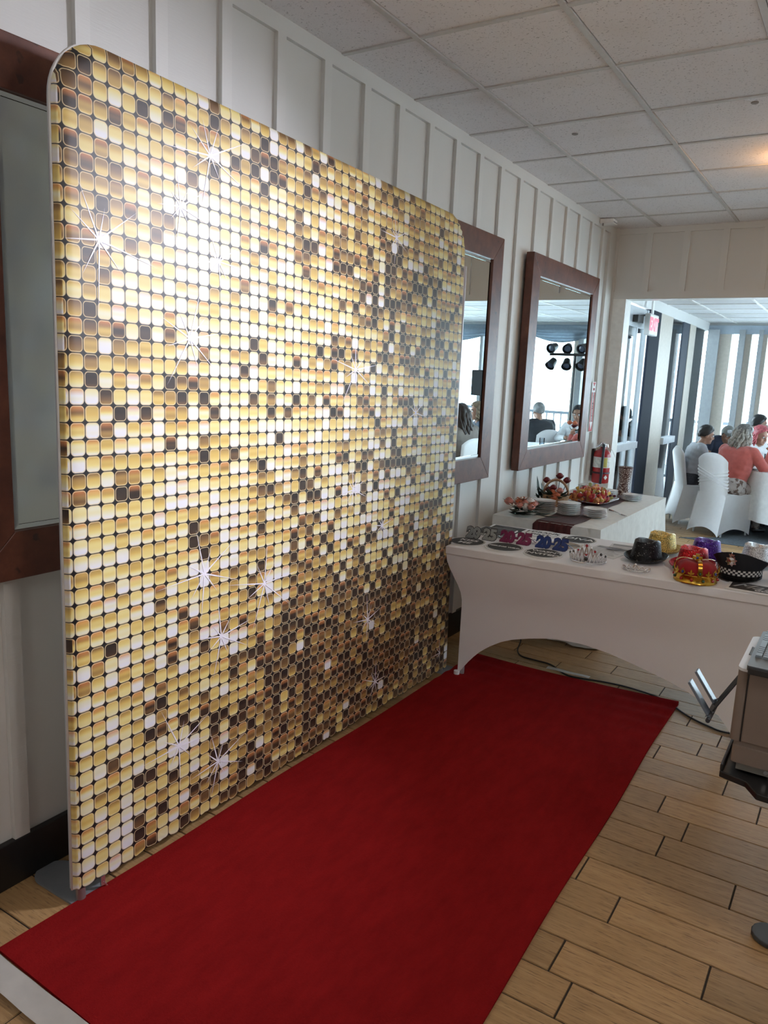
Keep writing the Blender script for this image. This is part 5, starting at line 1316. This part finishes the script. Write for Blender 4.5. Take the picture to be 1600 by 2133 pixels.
# loudspeaker on a pole
t = thing('speaker_stand', 'black pole stand carrying a loudspeaker by the far windows', 'stand', (3.35, 11.3, .006))
b = bm_new(); tube(b, [(0, 0, .4), (0, 0, 1.34)], .018, 10); obj('pole', b, BLACKM, t)
for k in range(3):
    b = bm_new(); a = 2*pi*k/3; tube(b, [(0, 0, .6), (.4*cos(a), .4*sin(a), .012)], .012, 8); obj('leg', b, BLACKM, t)
t = thing('loudspeaker', 'black loudspeaker box on the pole stand by the far windows', 'speaker', (3.35, 11.3, 1.347))
b = bm_new(); box(b, -.12, .12, -.12, .12, 0, .40); obj('cabinet', b, BLACKM, t, bevel=.01)
b = bm_new(); box(b, -.10, .10, -.125, -.119, .02, .38); obj('grille', b, PDARK, t)

# ---------------------------------------------------------------- people
import numpy as np
SKIN = plain('warm_skin', (.42, .23, .16), .5, var=.05); SKIN2 = plain('tan_skin', (.30, .155, .10), .5, var=.05)
def capsule(b, a, c, ra, rb, n=10):
    a, c = V(a), V(c); d = c-a; ln = max(d.length, 1e-4); M = Matrix.Translation(a) @ d.to_track_quat('Z', 'Y').to_matrix().to_4x4()
    pr = [(0, -ra)]+[(ra*cos(q), ra*sin(q)) for q in (-1.0, -.5, 0)]+[(rb*cos(q), ln+rb*sin(q)) for q in (0, .5, 1.0)]+[(0, ln+rb)]
    lathe(b, pr, n, M)
def person(label, x, y, f, P, loc_z=0.006):
    """seated figure; local frame faces +y. P: dict of pose and looks"""
    S = P.get('scale', 1.0); lean = P.get('lean', .06); turn = P.get('turn', 0.0); nod = P.get('nod', 0.0)
    t = thing('person', label, 'person', (x, y, loc_z), math.atan2(f[1], f[0])-pi/2); t.scale = (S, S, S)
    prim = []   # (a, b, ra, rb, region)
    def cap(a, c, ra, rb, reg): prim.append((V(a), V(c), ra, rb, reg))
    seat = .545; w = P.get('width', 1.0)
    ch = V((0, lean*.9-.02, .86)); nk = V((0, lean+.02, 1.03)); hd = V((P.get('hx', 0), lean+.055+P.get('hy', 0), 1.165+P.get('hz', 0)))
    top, bot = 'top', 'bottom'
    cap((-.075*w, -.03, seat+.03), (.075*w, -.03, seat+.03), .125*w, .125*w, bot)
    cap((-.05*w, lean*.3-.02, seat+.14), (.05*w, lean*.3-.02, seat+.14), .122*w, .122*w, top)
    cap((-.075*w, lean*.6-.02, .80), (.075*w, lean*.6-.02, .80), .112*w, .112*w, top)
    cap((-.085*w, lean*.75-.02, .865), (.085*w, lean*.75-.02, .865), .108*w, .108*w, top)
    cap((-.062*w, lean*.45-.02, .74), (.062*w, lean*.45-.02, .74), .118*w, .118*w, top)
    cap((-.10*w, ch.y, .93), (.10*w, ch.y, .93), .098*w, .098*w, top)
    cap((-.13*w, nk.y-.02, .99), (.13*w, nk.y-.02, .99), .062, .062, top)
    cap((0, nk.y-.02, .99), hd+V((0, -.015, -.05)), .056, .050, 'skin')
    for s, key in ((-1, 'L'), (1, 'R')):
        hip, kn, an = V((s*.095*w, 0, seat)), V((s*.12*w, .40, seat-.02)), V((s*.12*w, .38, .09))
        legr = bot
        cap(hip, kn, .082*w, .060, legr); cap(kn, an, .056, .040, P.get('shin', legr)); cap(an+V((0, -.02, -.045)), an+V((0, .15, -.06)), .034, .028, 'shoe')
        sh = V((s*.175*w, nk.y-.025, .985)); el = V(P[key][0]); wr = V(P[key][1])
        arm = top; slv = P.get('sleeve', 'short')
        cap(sh, el, .054*w, .043*w, 'armtop' if slv == 'short' else top); cap(el, wr, .041, .028, 'skin' if slv != 'long' else top)
        d = (wr-el).normalized(); hnd = V(P[key][2]).normalized() if len(P[key]) > 2 else d
        sd = hnd.cross(V((0, 0, 1))); sd = sd.normalized() if sd.length > .1 else V((1, 0, 0)); nr = sd.cross(hnd)
        pc = wr+hnd*.045; cap(wr, pc, .026, .030, 'skin')
        for k in range(4):
            o = sd*(.026-.0175*k); b0 = pc+o+hnd*.018; ln = (.036, .042, .038, .030)[k]
            b1 = b0+(hnd*.85-nr*.4)*ln; b2 = b1+(hnd*.3-nr*.95)*ln*.8
            cap(b0, b1, .0095, .009, 'skin'); cap(b1, b2, .009, .008, 'skin')
        tb = wr+hnd*.02+sd*(.028 if s < 0 else -.028); cap(tb, tb+(hnd*.7+sd*(.5 if s < 0 else -.5)-nr*.4)*.045, .012, .009, 'skin')
    HM = T(*hd) @ RZ(-turn) @ RX(-nod)
    b = bm_new()
    for a, c, ra, rb, reg in prim: capsule(b, a, c, ra, rb)
    ball(b, (0, -.012, .03), (.074, .092, .090), 20, 14, M=HM); ball(b, (0, .030, -.045), (.054, .058, .065), 16, 10, M=HM)
    ball(b, (0, .068, -.085), (.026, .022, .020), 10, 8, M=HM)
    capsule(b, HM @ V((0, .080, .022)), HM @ V((0, .098, -.022)), .009, .015, 8)
    ball(b, (-.011, .090, -.026), (.009, .010, .008), 8, 6, M=HM); ball(b, (.011, .090, -.026), (.009, .010, .008), 8, 6, M=HM)
    ball(b, (0, .076, -.056), (.024, .012, .007), 10, 6, M=HM); ball(b, (0, .074, -.067), (.021, .012, .007), 10, 6, M=HM)
    for s in (-1, 1):
        ball(b, (s*.076, -.008, -.012), (.010, .020, .030), 10, 8, M=HM); ball(b, (s*.034, .072, .030), (.024, .012, .008), 8, 6, M=HM); ball(b, (s*.04, .060, -.03), (.020, .018, .018), 8, 6, M=HM)
    me0 = bpy.data.meshes.new('tmp'); bmesh.ops.recalc_face_normals(b, faces=b.faces); b.to_mesh(me0); b.free()
    tmp = bpy.data.objects.new('tmp', me0); COL.objects.link(tmp)
    md = tmp.modifiers.new('r', 'REMESH'); md.mode = 'VOXEL'; md.voxel_size = P.get('voxel', .0085)
    sm = tmp.modifiers.new('s', 'SMOOTH'); sm.iterations = 7; sm.factor = .5
    dg = bpy.context.evaluated_depsgraph_get(); me = bpy.data.meshes.new_from_object(tmp.evaluated_get(dg)); bpy.data.objects.remove(tmp); bpy.data.meshes.remove(me0)
    me.name = 'body'; nv, nf = len(me.vertices), len(me.polygons)
    co = np.empty(nv*3); me.vertices.foreach_get('co', co); co = co.reshape(-1, 3)
    cen = np.empty(nf*3); me.polygons.foreach_get('center', cen); cen = cen.reshape(-1, 3)
    best = np.full(nf, 9.0); reg = np.zeros(nf, int); names = ['skin', 'top', 'bottom', 'armtop', 'shoe']
    for a, c, ra, rb, r in prim:
        a, c = np.array(a), np.array(c); ab = c-a; tt = np.clip(((cen-a)@ab)/max(ab@ab, 1e-9), 0, 1)
        d = np.linalg.norm(cen-(a+tt[:, None]*ab), axis=1)-(ra+(rb-ra)*tt)
        if r == 'armtop': pass
        k = d < best; best[k] = d[k]; reg[k] = names.index(r)
        if r == 'armtop': reg[k & (tt > .62)] = 0
    hdn = np.linalg.norm((cen-np.array(hd))/np.array([.085, .11, .14]), axis=1); reg[hdn < 1.0] = 0
    skin = P['skin']; me.materials.clear(); me.materials.append(skin); me.materials.append(P['bottom_mat']); me.materials.append(P['top_mat']); me.materials.append(plain('dark_shoe', (.02, .018, .018), .4))
    mi = np.zeros(nf, int); mi[reg == 2] = 1; mi[(reg == 1) | (reg == 3)] = 2; mi[reg == 4] = 3
    me.polygons.foreach_set('material_index', mi); me.polygons.foreach_set('use_smooth', [True]*nf)
    o = bpy.data.objects.new('body', me); COL.objects.link(o); o.parent = t
    # garments: the clothed faces lifted off the body
    nrm = np.empty(nv*3); me.vertex_normals.foreach_get('vector', nrm); nrm = nrm.reshape(-1, 3)
    lv = np.empty(nf*4, int) if all(len(p.vertices) == 4 for p in me.polygons[:5]) else None
    for nme, sel, m, th in (('top_garment', (reg == 1) | (reg == 3), P['top_mat'], .009), ('bottom_garment', reg == 2, P['bottom_mat'], .008)):
        idx = np.nonzero(sel)[0]
        faces = [tuple(me.polygons[i].vertices) for i in idx]; used = sorted({v for q in faces for v in q}); mp = {v: i for i, v in enumerate(used)}
        wr_ = np.sin(co[used][:, 2]*70+co[used][:, 0]*40)*.0018
        pts = co[used]+nrm[used]*(th+wr_)[:, None]
        gm = bpy.data.meshes.new(nme); gm.from_pydata(pts.tolist(), [], [tuple(mp[v] for v in q) for q in faces]); gm.materials.append(m); gm.polygons.foreach_set('use_smooth', [True]*len(gm.polygons))
        go = bpy.data.objects.new(nme, gm); COL.objects.link(go); go.parent = t
    # face details
    for s in (-1, 1):
        b = bm_new(); ball(b, HM @ V((s*.032, .0735, .010)), .0125, 10, 8); eo = obj('eye', b, plain('eye_white', (.7, .68, .66), .2), t, smooth=True)
        b = bm_new(); ball(b, HM @ V((s*.032, .0835, .010)), .0055, 8, 6); obj('iris', b, plain('dark_iris', (.03, .02, .015), .1), eo, smooth=True)
        b = bm_new(); tube(b, [HM @ V((s*.017, .088, .030)), HM @ V((s*.034, .086, .036)), HM @ V((s*.052, .070, .030))], .0045, 6); obj('eyebrow', b, P['hair_mat'], t, smooth=True)
    b = bm_new(); tube(b, [HM @ V((-.022, .083, -.061)), HM @ V((0, .089, -.060)), HM @ V((.022, .083, -.061))], .0035, 6); obj('lips', b, plain('lip_colour', (.28, .09, .08), .4), t, smooth=True)
    # hair
    hm, style = P['hair_mat'], P['hair']; rh = random.Random(int(x*100))
    b = bm_new()
    def shell(u, v, q=1.0, lo=1.15):
        th = 2*pi*u; front = max(0, sin(th)); ph = v*pi/2*(lo-(lo-.60)*front**.8 if front > 0 else lo*(1+.14*max(0, -sin(th))**2))
        n_ = 1+.03*sin(th*11+ph*9)*min(1, ph*2)
        return HM @ V((.082*q*n_*sin(ph)*cos(th)*1.0, -.014+.100*q*n_*sin(ph)*sin(th), .032+.101*q*n_*cos(ph)))
    if style == 'short':
        sweep_sheet(b, lambda u, v: shell(u, v, 1.0, 1.30), 40, 16)
    else:
        q = 1.10; sweep_sheet(b, lambda u, v: shell(u, v, q, 1.2), 40, 16)
    bmesh.ops.remove_doubles(b, verts=b.verts, dist=1e-5); bmesh.ops.solidify(b, geom=b.faces[:], thickness=.006)
    hair = obj('hair', b, hm, t, smooth=True)
    if style != 'short':
        ln = P.get('hair_len', .16); b = bm_new()
        for k in range(P.get('strands', 70)):
            th = pi+rh.uniform(-.25, pi+.25); r0 = rh.uniform(.8, 1.12); st = V((.080*r0*cos(th), -.014+.098*r0*sin(th), .05+rh.uniform(-.03, .04))); pts = []
            fl = rh.uniform(.2, 1.0); phs = rh.uniform(0, 6)
            for q in range(8):
                k2 = q/7; am = .016*min(1, k2*2); out = 1+.35*fl*sin(k2*pi*.8)
                pts.append(HM @ V((st.x*out+am*sin(phs+k2*9), (st.y+.014)*out-.014+am*cos(phs+k2*9), st.z-k2*ln*rh.uniform(.95, 1.05))))
            tube(b, pts, [.006, .012, .015, .016, .016, .014, .011, .004], 6)
        obj('hair_locks', b, P.get('hair_mat2', hm), t, smooth=True)
    if P.get('cap'):
        b = bm_new()
        sweep_sheet(b, lambda u, v: HM @ V((.092*sin(v*pi/2)*cos(2*pi*u), -.012+.110*sin(v*pi/2)*sin(2*pi*u), .045+.095*cos(v*pi/2))), 32, 10); bmesh.ops.remove_doubles(b, verts=b.verts, dist=1e-5)
        c_ = obj('cap_crown', b, P['cap'], t, smooth=True)
        b = bm_new(); sweep_sheet(b, lambda u, v: HM @ V((lerp(-.075, .075, u), .075+.085*v*sin(pi*lerp(.12, .88, u)), .048-.012*v)), 12, 4); bmesh.ops.solidify(b, geom=b.faces[:], thickness=.004); obj('cap_peak', b, P['cap'], t, smooth=True)
        EM = HM @ T(.028, .094, .082) @ RZ(-.3) @ RX(pi/2-.5)
        sh_ = [(-.022, .022), (0, .027), (.022, .022), (.021, -.004), (0, -.028), (-.021, -.004)]
        b = bm_new(); prism(b, [(p[0]*1.25, p[1]*1.25) for p in sh_], -.006, .004, EM); e_ = obj('emblem_border', b, plain('emblem_silver', (.6, .62, .65), .4), c_)
        b = bm_new(); prism(b, sh_, .004, .0055, EM); obj('emblem_shield', b, INK, c_)
        b = bm_new(); ball(b, (0, .002, .006), (.009, .012, .004), 10, 6, M=EM); prism(b, [(-.017, .016), (-.013, .018), (.017, -.014), (.013, -.016)], .0055, .007, EM); prism(b, [(.017, .016), (.013, .018), (-.017, -.014), (-.013, -.016)], .0055, .007, EM); obj('emblem_figure', b, plain('emblem_silver', (.6, .62, .65), .4), c_)
    return t
BLK = plain('black_hair', (.012, .010, .010), .4); GRB = plain('grey_blond_hair', (.16, .15, .14), .4, var=.5, nscale=50); GRB2 = plain('grey_blond_locks', (.34, .31, .27), .35, var=.55, nscale=40); REDH = plain('pink_red_hair', (.42, .085, .10), .45, var=.4, nscale=50); GREYH = plain('silver_hair', (.20, .20, .20), .5, var=.4); BRN = plain('dark_brown_hair', (.030, .018, .014), .4, var=.5); BLD = plain('brown_blond_hair', (.15, .10, .06), .45, var=.4)
GSH = plain('light_grey_shirt', (.33, .34, .36), .8); CORAL = plain('coral_knit', (.50, .105, .085), .8, var=.08, sheen=.3); DKJ = plain('dark_suit_cloth', (.014, .016, .022), .7); WSH = plain('white_shirt', (.68, .70, .72), .75); NVS = plain('navy_shirt', (.02, .03, .06), .75); TAUPE = plain('taupe_blouse', (.20, .17, .15), .75)
SKM, nt, bb = nt_mat('brown_patterned_skirt'); L(nt, ramp(nt, noise(nt, 16, 2, coords(nt)), ((.52, (.46, .41, .38)), (.58, (.15, .10, .08)))), bb.inputs['Base Color']); bb.inputs['Roughness'].default_value = .8
DKP = plain('dark_trousers', (.03, .032, .04), .8, var=.4, nscale=50)
LAP = {'L': ((-.25, .06, .76), (-.13, .30, .66)), 'R': ((.25, .06, .76), (.13, .30, .66))}
TAB = {'L': ((-.27, .16, .80), (-.10, .36, .835)), 'R': ((.27, .16, .80), (.10, .36, .835))}
def pose(**k):
    d = dict(LAP); d.update(k); return d
person('man in light grey short-sleeved shirt with short black hair, seated in profile', .37, 9.84, (.88, .47), pose(scale=.92, skin=SKIN2, top_mat=GSH, bottom_mat=DKP, hair_mat=BLK, hair='short', lean=.03, hz=-.01, hy=.03, nod=.22, turn=.10, R=((.25, .12, .76), (.15, .34, .72))))
person('woman with wavy grey-blond hair in coral top and patterned skirt, seen from behind', .845, 9.38, (.53, .85), pose(skin=SKIN, top_mat=CORAL, bottom_mat=SKM, hair_mat=GRB, hair_mat2=GRB2, hair='long', hair_len=.21, strands=110, lean=.11, width=1.16, sleeve='long', nod=.12, turn=.25, hz=.0, R=((.30, .20, .80), (.235, .36, 1.00), (-.2, .1, 1)), L=TAB['L'], scale=.95))
person('red-haired person in white top beyond the round table', .86, 10.54, (.79, -.62), pose(scale=.94, skin=SKIN, top_mat=WSH, bottom_mat=DKP, hair_mat=REDH, hair='long', hair_len=.20, lean=.12, nod=.25, hz=-.03, turn=-.15, width=1.05, **{'L': TAB['L'], 'R': TAB['R']}))
person('person in grey cap with shield emblem and dark top behind the woman', .47, 11.2, (.45, -.89), pose(scale=.95, skin=SKIN2, top_mat=NVS, bottom_mat=DKP, hair_mat=BRN, hair='short', cap=plain('grey_cap_cloth', (.20, .21, .20), .8), lean=.06, hz=-.10, hy=.04, nod=.25))
person('dark-haired person in navy shirt by the far windows', .74, 11.55, (.95, .3), pose(skin=SKIN2, top_mat=NVS, bottom_mat=DKP, hair_mat=BLK, hair='short', lean=.05, nod=.1))
person('silver-haired man in dark suit, seen from behind in the mirror', 2.17, 10.95, (.75, .65), pose(skin=SKIN, top_mat=DKJ, bottom_mat=DKJ, hair_mat=GREYH, hair='short', lean=.04, sleeve='long', width=1.1, nod=.1))
person('dark-haired man in white shirt across the round table, seen in the mirror', 1.58, 10.98, (-.05, -1), pose(skin=SKIN2, top_mat=WSH, bottom_mat=DKP, hair_mat=BLK, hair='short', lean=.08, nod=.2, sleeve='long', **{'L': TAB['L'], 'R': TAB['R']}))
person('woman with long dark wavy hair in taupe blouse, seen in the mirror', 2.14, 8.40, (.82, .57), pose(skin=SKIN, top_mat=TAUPE, bottom_mat=DKP, hair_mat=BRN, hair='long', hair_len=.36, strands=110, lean=.10, nod=.15, sleeve='long'))
person('person with brown-blond hair beside the long-haired woman, seen in the mirror', 2.42, 9.60, (.70, -.6), pose(skin=SKIN, top_mat=NVS, bottom_mat=DKP, hair_mat=BLD, hair='long', hair_len=.15, lean=.10, sleeve='long'))
chair(2.40, 9.62, (.70, -.6), 'white covered chair of the brown-blond guest, seen in the mirror')
chair(1.58, 11.0, (-.05, -1), 'white covered chair of the man in the white shirt, seen in the mirror')
chair(.46, 11.22, (.45, -.89), 'white covered chair of the capped guest by the window')
chair(.72, 11.54, (.95, .3), 'white covered chair of the navy-shirted guest by the far windows')
